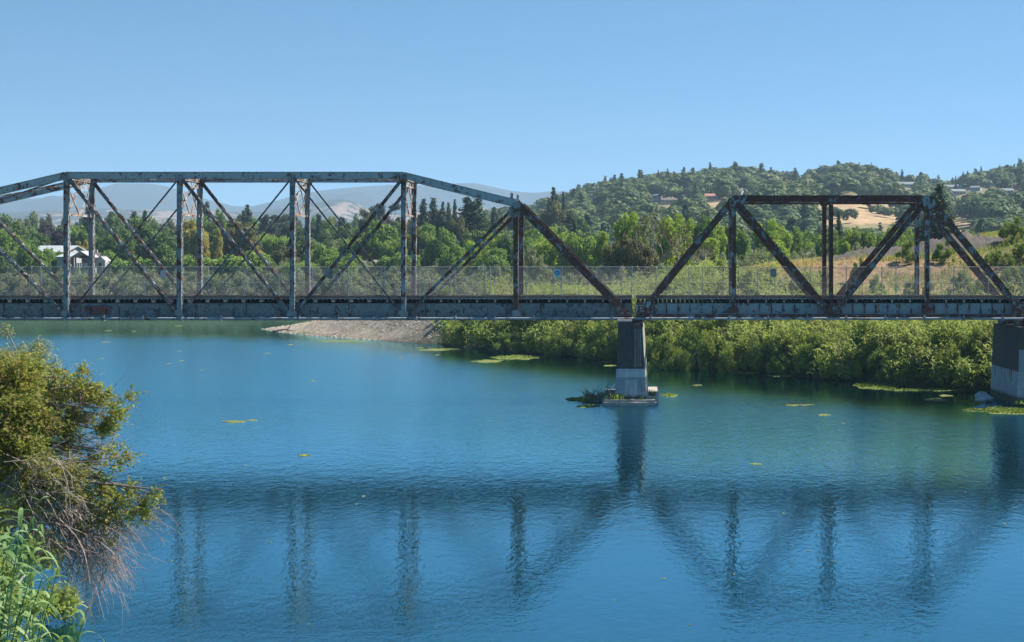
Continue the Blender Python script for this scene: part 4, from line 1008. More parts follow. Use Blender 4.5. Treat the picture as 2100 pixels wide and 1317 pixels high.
frus(mb, a0[0]+.04, a0[1]-.04, b0[0]+.04, b0[1]-.04, a0[2]-.02, a0[2]+.1, b0[2]-.02, b0[2]+.1, 2.21, 3.65); part(rt2, 'painted_band', mb, M['conc_mid'])
mb = MB()
for t, z in ((.22, 1.35), (.28, 1.7), (.60, 1.75), (.86, 1.5)):
    yy = Yf2+8.4*t; lp = lerp2(2.2); lq = lerp2(z); w_ = .10
    mb.hexa([(lq[0]-.012, yy-w_*.4, z), (lq[0]+.03, yy-w_*.4, z), (lq[0]+.03, yy+w_*.4, z), (lq[0]-.012, yy+w_*.4, z), (lp[0]-.012, yy-w_, 2.2), (lp[0]+.03, yy-w_, 2.2), (lp[0]+.03, yy+w_, 2.2), (lp[0]-.012, yy+w_, 2.2)])
part(rt2, 'paint_run', mb, M['conc_dark'])
mb = MB(); zt2 = zz2(671)
for k in (1.2, 6.4): mb.box(xx2(2094), xx2(2106), Yf2+k, Yf2+k+1.2, zt2-.02, XZ(0, 655)[1]-.02); mb.box(xx2(2112), xx2(2135), Yf2+k, Yf2+k+1.2, zt2-.02, XZ(0, 655)[1]-.02)
part(rt2, 'bearing_block', mb, M['rust_most'])
mb = MB(); mb.box(xx2(2108), xx2(2160), Yf2-.05, Yf2+.4, zt2+.01, zt2+.10); part(rt2, 'bearing_ledge', mb, M['conc_raw'])
# far-left pier outside the frame still carries the long truss
pier('bridge_pier', 'concrete pier carrying the left end of the long truss', -350, -300, -356, -294, 0, 661, -1.5, Yf, 0, 8.6, [(None, 2.35, M['conc_dark'], 'upper_shaft'), (2.35, -2.5, M['conc_light'], 'lower_shaft')], 0)

# ------------------------------------------------------------------ chain-link fences
def fence(Y, px_first, label, xend):
    zb = XZ(0, 612)[1]; zt = H-(547-HY)/F*Y; xa = XZ(-325, 0)[0]
    root = empty('chain_link_fence', ((xa+xend)/2, Y, zb), label, 'fence', 'chain-link fences on the bridge deck')
    hh = zt-zb-.06; V = []; w = .003
    xs_ = np.arange(xa-hh, xend, .10)
    for dr in (1, -1):
        for x in xs_:
            a, b = (x, x+hh) if dr > 0 else (x+hh, x)
            z0, z1 = zb+.04, zb+.04+hh
            if min(a, b) < xa or max(a, b) > xend: continue
            n_ = w*1.414
            V += [(a-n_, Y, z0), (a+n_, Y, z0), (b+n_, Y, z1), (b-n_, Y, z1), (a, Y+.006, z0), (b, Y+.006, z1)]
    V = np.array(V)-np.array(root.location[:]); k = np.arange(0, len(V), 6)[:, None]
    Q = np.concatenate([k+[0, 1, 2, 3], k+[1, 4, 5, 2], k+[4, 0, 3, 5]])
    link('wire_mesh', mesh_np('wire_mesh', V, Q, [M['galv']]), root)
    x = XZ(px_first, 0)[0]; rs = np.random.RandomState(int(Y))
    while x < xend:
        mb = MB(); t = rs.normal()*.02; e = rs.uniform(0, .08); mb.tube([(x, Y-.03, zb-.35), (x+t, Y-.03, zt+e)], .03, .03, 6); part(root, 'fence_post', mb, M['galv']); x += 2.41+rs.normal()*.05
    for z in (zt-.42*0-.02, zb+hh*.5, zb+.05):
        mb = MB(); mb.tube([(xa, Y+.02, z), (xend, Y+.02, z)], .007 if z < zt-.1 else .015, None, 4); part(root, 'fence_rail', mb, M['galv'])
    return root
fence(D0+.55, -15, 'near tall chain-link fence along the front edge of the bridge deck', XZ(2230, 0)[0])
fence(D0+4.6, -35, 'far chain-link fence along the back edge of the bridge deck', XZ(2230, 0)[0]+1)
def sign(px, py, w, h, Y, mat, label, extra=None):
    c = P(px, py, Y); r = empty('sign', c, label, 'sign'); mb = MB(); mb.box(c[0]-w/2, c[0]+w/2, Y-.012, Y+.012, c[2]-h/2, c[2]+h/2); part(r, 'panel', mb, mat)
    mb = MB(); mb.box(c[0]-.03, c[0]+.03, Y+.013, Y+.05, c[2]-h*.7, c[2]+h*.62); part(r, 'bracket', mb, M['galv'])
    if extra: extra(r, c, Y)
def s_circle(r, c, Y):
    mb = MB(); q = [(c[0]+.17*math.cos(t), c[2]+.05+.17*math.sin(t)) for t in np.linspace(0, 2*math.pi, 21)[:-1]]; mb.plate(q[::-1], Y-.02, Y-.013); part(r, 'blue_disc', mb, M['sign_blue'])
    mb = MB(); mb.beam((c[0]-.05, Y-.024, c[2]-.03), (c[0]+.01, Y-.024, c[2]+.12), .05, .006); mb.beam((c[0]-.02, Y-.024, c[2]+.1), (c[0]+.08, Y-.024, c[2]-.02), .03, .006); part(r, 'pictogram', mb, M['sign_white'])
sign(1143, 561, .42, .58, D0+.48, M['sign_white'], 'square pale sign with blue disc on the fence left of the middle pier', s_circle)
sign(1586, 560, .42, .52, D0+.48, M['sign'], 'dark square sign back on the fence in the low truss')
sign(677, 563, .38, .54, D0+.48, M['sign'], 'dark sign back on the fence right of the third tall post')
sign(335, 563, .40, .56, D0+4.5, M['sign_white'], 'pale weathered sign on the fence just left of the second tall post')
# ------------------------------------------------------------------ vegetation helpers for blades
def blades(rs, base, az, ln, wd, rise, droop, seg=4):
    """arching ribbons; returns V,Q"""
    n = len(base); t = np.linspace(0, 1, seg+1)[None, :, None]
    hx = np.stack([np.cos(az), np.sin(az), np.zeros(n)], 1)[:, None, :]
    ln = ln[:, None, None]; out = ln*np.cos(rise)[:, None, None]; up = ln*np.sin(rise)[:, None, None]
    c = base[:, None, :]+hx*out*t+np.array([0, 0, 1.])*(up*t-droop[:, None, None]*ln*t*t)
    tw = rs.normal(size=n)*.5
    sd = np.stack([-np.sin(az+tw), np.cos(az+tw), rs.normal(size=n)*.3], 1)[:, None, :]
    w = wd[:, None, None]*np.sin(np.clip(.12+t*.88, 0, 1)*math.pi)**.6*.5
    V = np.stack([c-sd*w, c+sd*w], 2).reshape(n, -1, 3)
    k = (np.arange(n)*(seg+1)*2)[:, None, None]+np.arange(seg)[None, :, None]*2+np.array([0, 1, 3, 2])[None, None, :]
    return V.reshape(-1, 3), k.reshape(-1, 4)
def add_blades(acc, V, Q, var): acc[0].append(V); acc[1].append(Q+acc[3]); acc[2].append(var); acc[3] += len(V)
# giant reed thicket on the right bank
rs = np.random.RandomState(91); shore = WP[2:11]; seg = np.diff(shore, axis=0); sl = np.linalg.norm(seg, axis=1); cs = np.concatenate([[0], np.cumsum(sl)])
accA = [[], [], [], 0]; accB = [[], [], [], 0]
for q in range(600):
    s = rs.uniform(0, cs[-1]); i = min(len(sl)-1, np.searchsorted(cs, s)-1); f_ = (s-cs[i])/sl[i]
    nrm = np.array([-seg[i][1], seg[i][0]])/sl[i]; nrm = nrm if sdw(*(shore[i]+seg[i]*.5+nrm*3)) > 0 else -nrm
    dd = rs.uniform(-.6, 17)
    p = shore[i]+seg[i]*f_+nrm*dd; z = max(0., gz(*p)); lump = .5+.5*float(np.clip(wob(p[0]*1.0, p[1]*1.0, 8.)*1.3, -1, 1)); hm_ = (rs.uniform(1.2, 2.2)+3.0*lump) if dd < 9 else rs.uniform(1.6, 3.0)
    if p[0] > 8 and dd > 11: hm_ *= .75
    if dd < 9 and lump < .3 and rs.rand() < .6: continue
    n = 16; az = rs.uniform(0, 6.28, n); b = np.zeros((n, 3)); b[:, 0] = p[0]+rs.normal(size=n)*.55; b[:, 1] = p[1]+rs.normal(size=n)*.55; b[:, 2] = z-.2
    lean = rs.uniform(.05, .45, n); lean_az = np.where(rs.rand(n) < .6, math.atan2(-nrm[1], -nrm[0])+rs.normal(size=n)*.7, az)
    hh = hm_*rs.uniform(.7, 1.1, n)
    k = 13; tt = rs.uniform(.15, 1, (n, k)); dirx = np.stack([np.cos(lean_az), np.sin(lean_az)], 1)
    bb = np.zeros((n, k, 3)); bb[..., :2] = b[:, None, :2]+dirx[:, None, :]*(lean*hh)[:, None, None]*(tt**1.6)[..., None]*1.2; bb[..., 2] = b[:, None, 2]+hh[:, None]*tt*(1-.15*lean[:, None]*tt)
    bb = bb.reshape(-1, 3); nn = len(bb)
    V, Q = blades(rs, bb, rs.uniform(0, 6.28, nn), rs.uniform(.5, 1.0, nn), rs.uniform(.07, .13, nn), rs.uniform(.5, 1.25, nn), rs.uniform(.35, 1.0, nn), 3)
    var = np.repeat(np.clip(rs.uniform(0, .5)+rs.uniform(0, .5, nn), 0, 1), 3)
    add_blades(accB if float(wob(p[0]+17, p[1]*1.3, 6.)) + rs.normal()*.25 > .42 else accA, V, Q, var)
for acc, nm, mt, lb in ((accA, 'reed_thicket', 'reed', 'dense green giant reeds covering the right bank under the bridge'), (accB, 'reed_thicket', 'reed_straw', 'pale straw-coloured reeds mixed through the right bank thicket')):
    me = mesh_np(nm, np.concatenate(acc[0]), np.concatenate(acc[1]), [M[mt]], np.concatenate(acc[2])); tag(link(nm, me), lb, 'reeds', kind='stuff')
# grasses of the spoil bank
def grass(n, test, hgt, mt, name, label, cat, seed, wd=(.03, .07), area=(0, 60, 150, 235)):
    rs = np.random.RandomState(seed); X = rs.uniform(area[0], area[1], n); Y = rs.uniform(area[2], area[3], n); d = sdw(X, Y); k = test(X, Y, d) & (np.abs((X/Y)) < .4); X, Y = X[k], Y[k]
    z = terr(X, Y)-.05; n = len(X); b = np.stack([X, Y, z], 1)
    V, Q = blades(rs, b, rs.uniform(0, 6.28, n), rs.uniform(.5, 1.1, n)*hgt, rs.uniform(*wd, n), rs.uniform(1.0, 1.5, n), rs.uniform(0, .5, n), 2)
    me = mesh_np(name, V, Q, [M[mt]], np.repeat(rs.uniform(0, 1, n), 2)); tag(link(name, me), label, cat, kind='stuff')
mdist = lambda X, Y: Y-.18*(X-10)
patch = lambda X, Y: wob(X+31, Y, 17)+.4*wob(X, Y, 6)
grass(90000, lambda X, Y, d: (mdist(X, Y) > 176) & (patch(X, Y) < .35) & (d > 8) & (X > 6) & ((X < 27) | (X > 39)), .6, 'drygrass', 'dry_grass', 'golden dry grass on top of the bank', 'grass', 1, (.04, .09))
grass(60000, lambda X, Y, d: (mdist(X, Y) > 153) & (mdist(X, Y) < 182) & (wob(X+9, Y, 7) > .20) & (d > 10), .5, 'drygrass', 'dry_grass', 'straw coloured tufts down the face of the dry bank', 'grass', 2, (.03, .06))
grass(110000, lambda X, Y, d: (mdist(X, Y) > 163) & ((patch(X, Y) > .30) | ((X > 24) & (wob(X, Y*1.2, 8) > -.15))) & (d > 9) & ((X < 25) | (X > 39) | (mdist(X, Y) < 179)), .75, 'weeds', 'weeds', 'yellow-green weeds in patches on the dry bank', 'weeds', 3, (.04, .09))
grass(50000, lambda X, Y, d: (d > 4) & (d < 34) & (X > -24) & ~((X > 6) & (mdist(X, Y) > 153)), 1.2, 'reed_straw', 'rank_grass', 'tall yellow-green rank grass behind the right bank reeds', 'grass', 4, (.06, .13), (-45, 30, 160, 300))
# gravel heap on the spoil bank
r_ = np.random.RandomState(12); n1, n2 = 70, 26; V = []
xa, xb = XZ(1640, 0, 196)[0], XZ(2015, 0, 202)[0]
for i in range(n1+1):
    u = i/n1; x = xa+(xb-xa)*u; top = np.interp(u, [0, .12, .3, .42, .5, .62, .8, 1], [0, .9, 1.7, 1.7, 1.3, 2.3, 2.6, .2]); yc = 183+.18*(x-10)
    for j in range(n2+1):
        v = j/n2; y = yc+(v-.35)*17; pr = max(0, 1-abs(v-.42)/.42)**.8
        V.append((x, y, gz(x, y)-.25+(top*.62+.25)*pr*(1+.1*r_.normal())+.10*r_.normal()*pr))
k = (np.arange(n1)[:, None]*(n2+1)+np.arange(n2)[None, :]).ravel()
hm_ = mat_plain('loose_gravel', (.080, .066, .054), .95, .6, 2.5)
me = mesh_np('gravel_heap', V, np.stack([k, k+1, k+n2+2, k+n2+1], 1), [hm_], smooth=False)
tag(link('gravel_heap', me), 'long heap of grey gravel on the bank behind the right half of the low truss', 'gravel heap')
# pebbles, weeds and a dead log on the gravel bar
def rockmesh(name, rs, n=2):
    import bmesh
    bm = bmesh.new(); bmesh.ops.create_icosphere(bm, subdivisions=n, radius=1)
    fr = rs.normal(size=(4, 3))
    for v in bm.verts:
        c_ = np.array(v.co); k = 1+.16*sum(math.sin(3*c_.dot(f)) for f in fr)/2+.05*rs.normal(); v.co = Vector(c_*k)
        for f in fr: 
            f = f/np.linalg.norm(f); dd = c_.dot(f)
            if dd > .72: v.co -= Vector(f*(dd-.72))
    me = bpy.data.meshes.new(name); bm.to_mesh(me); bm.free(); return me
rs = np.random.RandomState(8); nP = 9000
X = rs.uniform(-57, -22, nP); Y = rs.uniform(205, 300, nP); d = sdw(X, Y); bmk = np.exp(-(((X+41)/21)**2+((Y-246)/38)**2)) > .2
k = (d > .1) & bmk; X, Y = X[k], Y[k]; z = terr(X, Y); s = rs.uniform(.05, .16, len(X))
oc = np.array([(1, 0, 0), (0, 1, 0), (-1, 0, 0), (0, -1, 0), (0, 0, .7)])
V = (oc[None]*s[:, None, None]*rs.uniform(.7, 1.3, (len(X), 5, 1))+np.stack([X, Y, z], 1)[:, None]).reshape(-1, 3)
b = (np.arange(len(X))*5)[:, None]; Q = np.concatenate([b+[0, 1, 4], b+[1, 2, 4], b+[2, 3, 4], b+[3, 0, 4]])
me = mesh_np('bar_pebbles', V, Q, [mat_plain('pebbles', (.32, .27, .215), .9, .6, 9)]); tag(link('bar_pebbles', me), 'pale pebbles and gravel covering the river bar', 'pebbles', kind='stuff')
grass(9000, lambda X, Y, d: (d > .3) & (np.exp(-(((X+41)/21)**2+((Y-246)/38)**2)) > .2) & (wob(X*1.3, Y, 9) > .42), .45, 'weeds', 'bar_weeds', 'sparse yellow-green weed tufts on the gravel bar', 'weeds', 6, (.05, .1), (-57, -22, 205, 300))
def gp(px, py): Y = H*F/(py-HY); return (px-VX)/F*Y, Y
x, y = gp(588, 681); mb = MB(); mb.tube([(x-2, y, .08), (x-.3, y+.2, .35), (x+.8, y, .15)], .13, .06, 6); mb.tube([(x, y, .2), (x+.5, y, .9), (x+1.0, y+.1, 1.5)], .07, .03, 5); mb.tube([(x+.6, y, .2), (x+1.8, y-.1, .35)], .06, .02, 5)
tag(link('driftwood', mesh_mb('driftwood', mb, [M['bark']])), 'dead branch lying on the tip of the gravel bar', 'driftwood')
x, y = gp(2020, 824); me = rockmesh('boulder', np.random.RandomState(4), 3); me.materials.append(M['rock'])
o = link('boulder', me, None, (x-.1, y, .22)); o.scale = (.66, .5, .42); tag(o, 'pale cracked boulder in the water just left of the right pier', 'rock')
# ------------------------------------------------------------------ algae mats
ALM = M['algae']; m_, nt, out = new_mat('algae_film'); f = noise(nt, geo_pos(nt), 3.5, 6, .7)
prin(nt, out, ramp(nt, f, [(.3, (.06, .08, .02)), (.5, (.13, .145, .03)), (.72, (.27, .26, .07))]), .8, .2, bump(nt, f, .5, .02)); FILM = m_
rs = np.random.RandomState(15)
def mat_patch(px, py, wpx, dpx, label, leafy=0, group=None):
    x, y = gp(px, py); y0 = gp(px, py-dpx/2)[1]; y1 = gp(px, py+dpx/2)[1]; ry = abs(y0-y1)/2; rx = wpx*y/F/2
    n = 44; t = np.linspace(0, 2*math.pi, n+1)[:-1]; r = 1+.16*np.sin(2*t+rs.uniform(0, 6))+.13*np.sin(5*t+rs.uniform(0, 6))+.10*np.sin(9*t+rs.uniform(0, 6))+.06*rs.normal(size=n)
    V = [(x+rx*r_*math.cos(a)*(1-.25*abs(math.sin(a))), y+ry*r_*math.sin(a), 0) for a, r_ in zip(t, r)]
    vv = np.array(V); h_ = .012 if wpx < 30 else .022; mb = MB(); inner = vv.copy(); inner[:, 0] = x+(vv[:, 0]-x)*.9; inner[:, 1] = y+(vv[:, 1]-y)*.9
    allv = np.concatenate([vv+[0, 0, -.01], inner+[0, 0, h_], [[x, y, h_*1.2]]]); fs = [(i, (i+1) % n, n+(i+1) % n, n+i) for i in range(n)]+[(n+i, n+(i+1) % n, 2*n) for i in range(n)]
    if leafy:
        r = empty('algae_mat', (x, y, 0), label, 'algae', group); mb.add(allv, fs); part(r, 'film', mb, FILM)
        q = np.sqrt(rs.uniform(0, .8, leafy)); a = rs.uniform(0, 6.28, leafy); i = (a/(2*math.pi)*n).astype(int) % n
        c = np.array([x, y, 0])+(vv[i]-[x, y, 0])*q[:, None]; c[:, 2] = rs.uniform(.015, .07, leafy); nn = rs.normal(size=(leafy, 3))*.6+[0, 0, 1]
        V, Q = leaves(rs, c-[x, y, 0], nn, rs.uniform(.04, .08, leafy), rs.uniform(.03, .06, leafy))
        link('floating_foliage', mesh_np('floating_foliage', V, Q, [ALM], rs.uniform(0, 1, leafy)), r)
    else:
        mb.add(allv-[x, y, 0], fs); o = link('algae_mat', mesh_mb('algae_mat', mb, [FILM]), None, (x, y, 0)); tag(o, label, 'algae', group)
AL = [(1800, 791, 122, 15, 'bright green floating weed bed along the right bank', 5000), (2070, 843, 190, 13, 'bright green floating weed in front of the right pier', 6000),
      (1900, 800, 160, 4, 'thin olive algae strip right of the bright weed bed', 900), (1940, 812, 34, 4, 'oval yellow algae patch between the weed bed and the boulder', 0), (1920, 820, 60, 5, 'dull green algae sheet below the oval patch', 0),
      (1990, 826, 60, 6, 'dark green algae sheet left of the right pier foot', 700), (1635, 830, 60, 5, 'murky algae patch right of the middle pier', 0),
      (1060, 733, 120, 8, 'wide pale algae mat off the right bank shrubs', 900), (1000, 741, 70, 5, 'thin pale algae strip below the wide mat', 0), (905, 717, 90, 5, 'long thin algae streak beyond the wide mat', 0), (960, 711, 40, 3, 'short algae streak nearest the gravel bar', 0), (940, 706, 34, 2, 'faint algae sliver beside the bar shrubs', 0),
      (1250, 750, 26, 3, 'small algae patch touching the left side of the middle pier', 0), (1242, 742, 30, 2, 'sliver of algae left of the middle pier top', 0), (1385, 746, 110, 5, 'long algae fringe along the bank right of the middle pier', 700), (1540, 764, 90, 5, 'algae fringe in the middle of the right bank', 600), (1600, 771, 60, 3, 'thin algae fringe before the weed bed', 0),
      (1190, 820, 70, 8, 'green algae pointing left from the pier debris', 900), (1205, 834, 50, 4, 'thin algae streak in front of the pier debris', 300), (1372, 811, 34, 6, 'small algae patch on the right of the footing slab', 300),
      (480, 865, 50, 4, 'pale floating scum streak on the open water left', 0), (516, 862, 24, 3, 'short scum streak right of the pale one', 0), (623, 934, 30, 3, 'faint brownish scum patch in mid river', 0), (1550, 952, 26, 4, 'small yellow scum patch below the low truss', 0), (1690, 851, 24, 4, 'tiny yellow scum patch right of the murky algae', 0),
      (1430, 790, 20, 2, 'tiny pale scum dash right of the pier', 0), (700, 700, 90, 3, 'olive algae fringe along the gravel bar edge', 0)]
for px, py, w, d, lb, lf in AL: mat_patch(px, py, w, d, lb, lf)
for i in range(18):
    px = rs.uniform(320, 2060); py = rs.uniform(860, 1290)
    mat_patch(px, py, rs.uniform(3, 8), rs.uniform(1.2, 2.4), 'tiny yellow leaf scrap floating on open water', 0, 'leaf scraps afloat on the river')
for i in range(16):
    px = rs.uniform(160, 900); py = rs.uniform(668, 790)
    mat_patch(px, py, rs.uniform(5, 14), rs.uniform(1., 2.), 'pale fleck floating far up the river', 0, 'flecks afloat up river')
# weeds and driftwood caught at the middle pier
rs = np.random.RandomState(66); x, y = gp(1228, 822); mb = MB()
for i in range(90):
    a = np.array([x+rs.uniform(-.9, 1.0), y+rs.uniform(-1.4, 1.2), rs.uniform(0, .25)]); d = np.array([rs.uniform(-1, 1.4), rs.normal()*.5, rs.uniform(.1, .9)]); d /= np.linalg.norm(d); l_ = rs.uniform(.5, 1.5)
    mb.tube([a, a+d*l_*.5+rs.normal(size=3)*.08, a+d*l_+rs.normal(size=3)*.12], .028, .008, 4, cap=False)
for i in range(5):
    a = np.array([x+rs.uniform(.2, .9), y+rs.uniform(-.4, .4), .3]); q = a+[rs.uniform(.3, .9), 0, rs.uniform(1.0, 1.7)]; mb.tube([a, (a+q)/2+rs.normal(size=3)*.1, q], .03, .01, 4)
tag(link('driftwood_pile', mesh_mb('driftwood_pile', mb, [M['twig']])), 'tangle of dead branches caught on the left side of the pier slab', 'driftwood')
def tuft(px, z, Y, n, h, mt, label, spread=.35):
    x = (px-VX)/F*Y; b = np.zeros((n, 3)); b[:, 0] = rs.normal(size=n)*spread; b[:, 1] = rs.normal(size=n)*spread*.5
    V, Q = blades(rs, b, rs.uniform(0, 6.28, n), rs.uniform(.5, 1.1, n)*h, rs.uniform(.03, .06, n), rs.uniform(.9, 1.5, n), rs.uniform(.1, .6, n), 3)
    tag(link('weed_tuft', mesh_np('weed_tuft', V, Q, [M[mt]], np.repeat(rs.uniform(0, 1, n), 3)), None, (x, Y, z)), label, 'weeds')
tuft(1264, .3, Yf-.7, 160, .75, 'reed', 'green weed tuft growing at the left foot of the middle pier', .28); tuft(1316, .35, Yf-.7, 30, .3, 'reed', 'small green tuft at the front right foot of the middle pier', .1)
tuft(1334, .5, Yf+1, 90, .6, 'reed_straw', 'dry weed tuft on the slab right of the middle pier', .22); tuft(1217, .1, y, 120, .7, 'reed_straw', 'pale weeds growing out of the driftwood tangle', .4)
tuft(1206, .05, y-1, 90, .5, 'reed', 'green weeds at the left tip of the driftwood tangle', .4)
tuft(2096, .1, Yf2-.8, 120, .45, 'reed', 'green weeds at the front foot of the right pier', .3)
# ------------------------------------------------------------------ near tree over the water at the left
rs = np.random.RandomState(31); Yt = 33.
base = np.array([-14.6, Yt+.5, 1.6]); root = empty('box_elder_tree', base, 'large leafy tree with drooping bare twigs leaning over the river at the left edge', 'tree')
LOB = [(5, 765, 34, 40), (45, 762, 33.5, 36), (85, 745, 34, 20), (-20, 780, 33, 55), (30, 780, 32.5, 60), (75, 790, 33, 45), (10, 850, 32, 60), (60, 850, 32.2, 55), (100, 830, 32.6, 38), (-10, 930, 31.8, 60), (50, 925, 31.6, 55), (30, 990, 31.5, 45), (90, 900, 32.4, 40), (125, 880, 32.2, 26), (70, 985, 31.4, 40),
       (130, 775, 33, 17), (155, 790, 32.8, 26), (185, 795, 32.6, 30), (215, 815, 32.4, 26), (235, 838, 32.2, 15), (205, 850, 32.4, 26), (170, 840, 32.6, 26), (150, 905, 32.2, 20), (215, 885, 32.4, 18), (140, 845, 32.9, 20),
       (195, 925, 32.0, 17), (232, 925, 31.8, 16), (262, 935, 31.8, 11), (240, 955, 31.8, 10), (215, 965, 31.9, 12), (180, 965, 32.2, 14),
       (100, 960, 31.6, 34), (110, 1005, 31.4, 40), (140, 985, 31.6, 26), (60, 1035, 31.3, 30), (150, 1020, 31.3, 28), (180, 1010, 31.4, 22), (205, 1005, 31.5, 22), (235, 1015, 31.4, 22), (265, 1020, 31.3, 18), (295, 1020, 31.2, 15), (320, 1015, 31.2, 11), (330, 1005, 31.2, 7), (270, 1050, 31.3, 16), (230, 1045, 31.2, 18), (190, 1050, 31.2, 18), (300, 1055, 31.2, 11), (165, 1080, 31.1, 12), (210, 1100, 31.1, 10), (240, 1075, 31.2, 8)]
cl = []
for px, py, Yq, r in LOB:
    c = P(px, py, Yq); rad = r*Yq/F
    k = max(2, int(r/9))
    for _ in range(k*2):
        o_ = rs.normal(size=3)*rad*.55; cl.append((*(c+o_), rad*rs.uniform(.28, .5)))
cl = np.array(cl)
def elder(total, a, b, mt, sub=None):
    c_ = cl if sub is None else cl[sub]
    # leaves hang in short sprays: each spray is a line of leaves along a drooping twig
    ns = total//7; wt = c_[:, 3]**2*np.where(PX(c_[:, 0], c_[:, 1]) > 135, 2.0, .9); k = rs.choice(len(c_), ns, p=wt/wt.sum()); d = rs.normal(size=(ns, 3)); d /= np.linalg.norm(d, axis=1)[:, None]
    p0 = c_[k, :3]+d*(c_[k, 3]*rs.uniform(.2, 1.1, ns))[:, None]
    dr = d*.6+rs.normal(size=(ns, 3))*.5+[.35, 0, -.55]; dr /= np.linalg.norm(dr, axis=1)[:, None]
    t = np.arange(7)/7.; ln = rs.uniform(.15, .32, ns)
    c = p0[:, None, :]+dr[:, None, :]*(t[None, :]*ln[:, None])[..., None]+rs.normal(size=(ns, 7, 3))*.018
    nn = rs.normal(size=(ns*7, 3))*.75+[0, -.25, .8]; s = rs.uniform(.6, 1.25, ns*7)
    V, Q = leaves(rs, c.reshape(-1, 3), nn, a*s, b*s); cv = rs.uniform(0, 1, len(c_))[k]
    var = np.clip(np.repeat(cv*.55, 7)+rs.uniform(0, .45, ns*7), 0, 1)
    return V, Q, var
V, Q, var = elder(39000, .043, .017, 'elder')
o = link('crown', mesh_np('crown', V-base, Q, [M['elder']], var), root)
V, Q, var = elder(15000, .035, .013, 'elder_dry')
o = link('seed_spray', mesh_np('seed_spray', V-base, Q, [M['elder_dry']], var), root)
mb = MB(); mb.tube([base+[0, 0, -1.2], base+[.2, 0, .8], base+[.5, -.2, 2.4], base+[.7, -.3, 4.4]], .26, .10, 8)
part(root, 'trunk', mb, M['bark'], smooth=True)
mb = MB(); hub = [base+[.3, 0, 1.2], base+[.45, -.1, 2.2], base+[.6, -.3, 3.2], base+[.7, -.3, 4.3]]
for (px, py, Yq, r) in LOB:
    t = P(px, py, Yq); h_ = min(hub, key=lambda q: abs(q[2]-t[2]+.5)); m1 = h_+(t-h_)*.4+rs.normal(size=3)*.12+[0, 0, .25]; m2 = h_+(t-h_)*.75+rs.normal(size=3)*.12+[0, 0, .22]
    mb.tube([h_, m1, m2, t], .055 if px > 100 else .04, .010, 5, cap=False)
part(root, 'limb', mb, M['bark_grey'], smooth=True)
def twig(mb, p, d, ln, r, droop, dep=0):
    pts = [p]; dd = d/np.linalg.norm(d); n = 5
    for i in range(n):
        dd = dd+rs.normal(size=3)*.10+[0, 0, -droop]; dd /= np.linalg.norm(dd); pts.append(pts[-1]+dd*ln/n)
    mb.tube(pts, r, r*.35, 3, cap=False)
    if dep < 2:
        for _ in range(4 if dep == 0 else 2):
            k = rs.randint(1, n); e = (pts[k+1]-pts[k])/np.linalg.norm(pts[k+1]-pts[k])+rs.normal(size=3)*.55; twig(mb, pts[k], e, ln*rs.uniform(.3, .6), r*.6, droop*.8, dep+1)
mb = MB()
for i in range(105):
    p = P(rs.uniform(20, 190), rs.uniform(1000, 1100), rs.uniform(31, 32)); t = P(rs.uniform(100, 300), rs.uniform(1080, 1235), rs.uniform(30.5, 32)); d = t-p
    twig(mb, p, d/np.linalg.norm(d)+[.25, 0, .25], np.linalg.norm(d)*rs.uniform(.7, 1.05), rs.uniform(.007, .012), .10)
for i in range(26):
    p = P(rs.uniform(190, 290), rs.uniform(1020, 1070), 31.3); twig(mb, p, np.array([rs.uniform(.2, 1), 0, rs.uniform(-.8, .1)]), rs.uniform(.4, .9), .006, .06)
for i in range(55):
    p = P(rs.uniform(60, 130), rs.uniform(860, 940), rs.uniform(32, 33)); twig(mb, p, np.array([rs.uniform(.3, 1), 0, rs.uniform(-.5, .6)]), rs.uniform(.8, 1.5), .007, .03)
part(root, 'bare_twig_tangle', mb, M['twig'])
mb = MB()
for i in range(60):
    p = P(rs.uniform(0, 120), rs.uniform(930, 1010), rs.uniform(30.8, 31.6)); twig(mb, p, np.array([rs.uniform(-.4, 1), 0, rs.uniform(-.8, .3)]), rs.uniform(.5, 1.2), .009, .08)
part(root, 'dead_branch', mb, M['bark_grey'])
# paler willow behind it, against the foot of the bridge
def near_bush(px, py, Yq, w, h, label, n=26000):
    x = (px-VX)/F*Yq; c0 = np.array([x, Yq, max(0, gz(x, Yq))]); cl = []
    for j in range(90):
        az = rs.uniform(0, 6.28); rr = w/2*math.sqrt(rs.uniform(0, 1)); hm = h*(1-(rr/(w*.62))**2)*rs.uniform(.7, 1.05); cl.append((math.cos(az)*rr, math.sin(az)*rr, hm*rs.uniform(.45, 1), rs.uniform(.45, .9)))
    V, Q, var = clump_leaves(rs, cl, n, .11, .03, .2, 1.1, 1.1); r = empty('willow_tree', c0, label, 'tree'); link('crown', mesh_np('crown', V, Q, [M['willow']], var), r)
    mb = MB(); limbs(rs, mb, (0, 0, -.3), [c[:3] for c in cl[:12]], .12, .2, .3); link('trunk', mesh_mb('trunk', mb, [M['bark_grey']]), r)
near_bush(22, 700, 100, 5.6, 6.3, 'pale feathery willow at the left edge just under the bridge')
near_bush(-70, 700, 96, 6, 6.4, 'pale willow partly outside the left edge under the bridge', 12000)
# shrubs filling the near left bank
for px, Yq, w, ht in ((-40, 60, 60, 4.2), (-90, 75, 80, 4.5), (-30, 45, 60, 3.2)):
    x = (px-VX)/F*Yq
    o = tree('shrub', x, Yq, 5, ht); o['label'] = 'green shrub on the left bank %s' % {60: 'below the pale willow', 75: 'farthest back', 45: 'beside the leaning tree'}[Yq]; o['group'] = 'shrubs on the left bank'
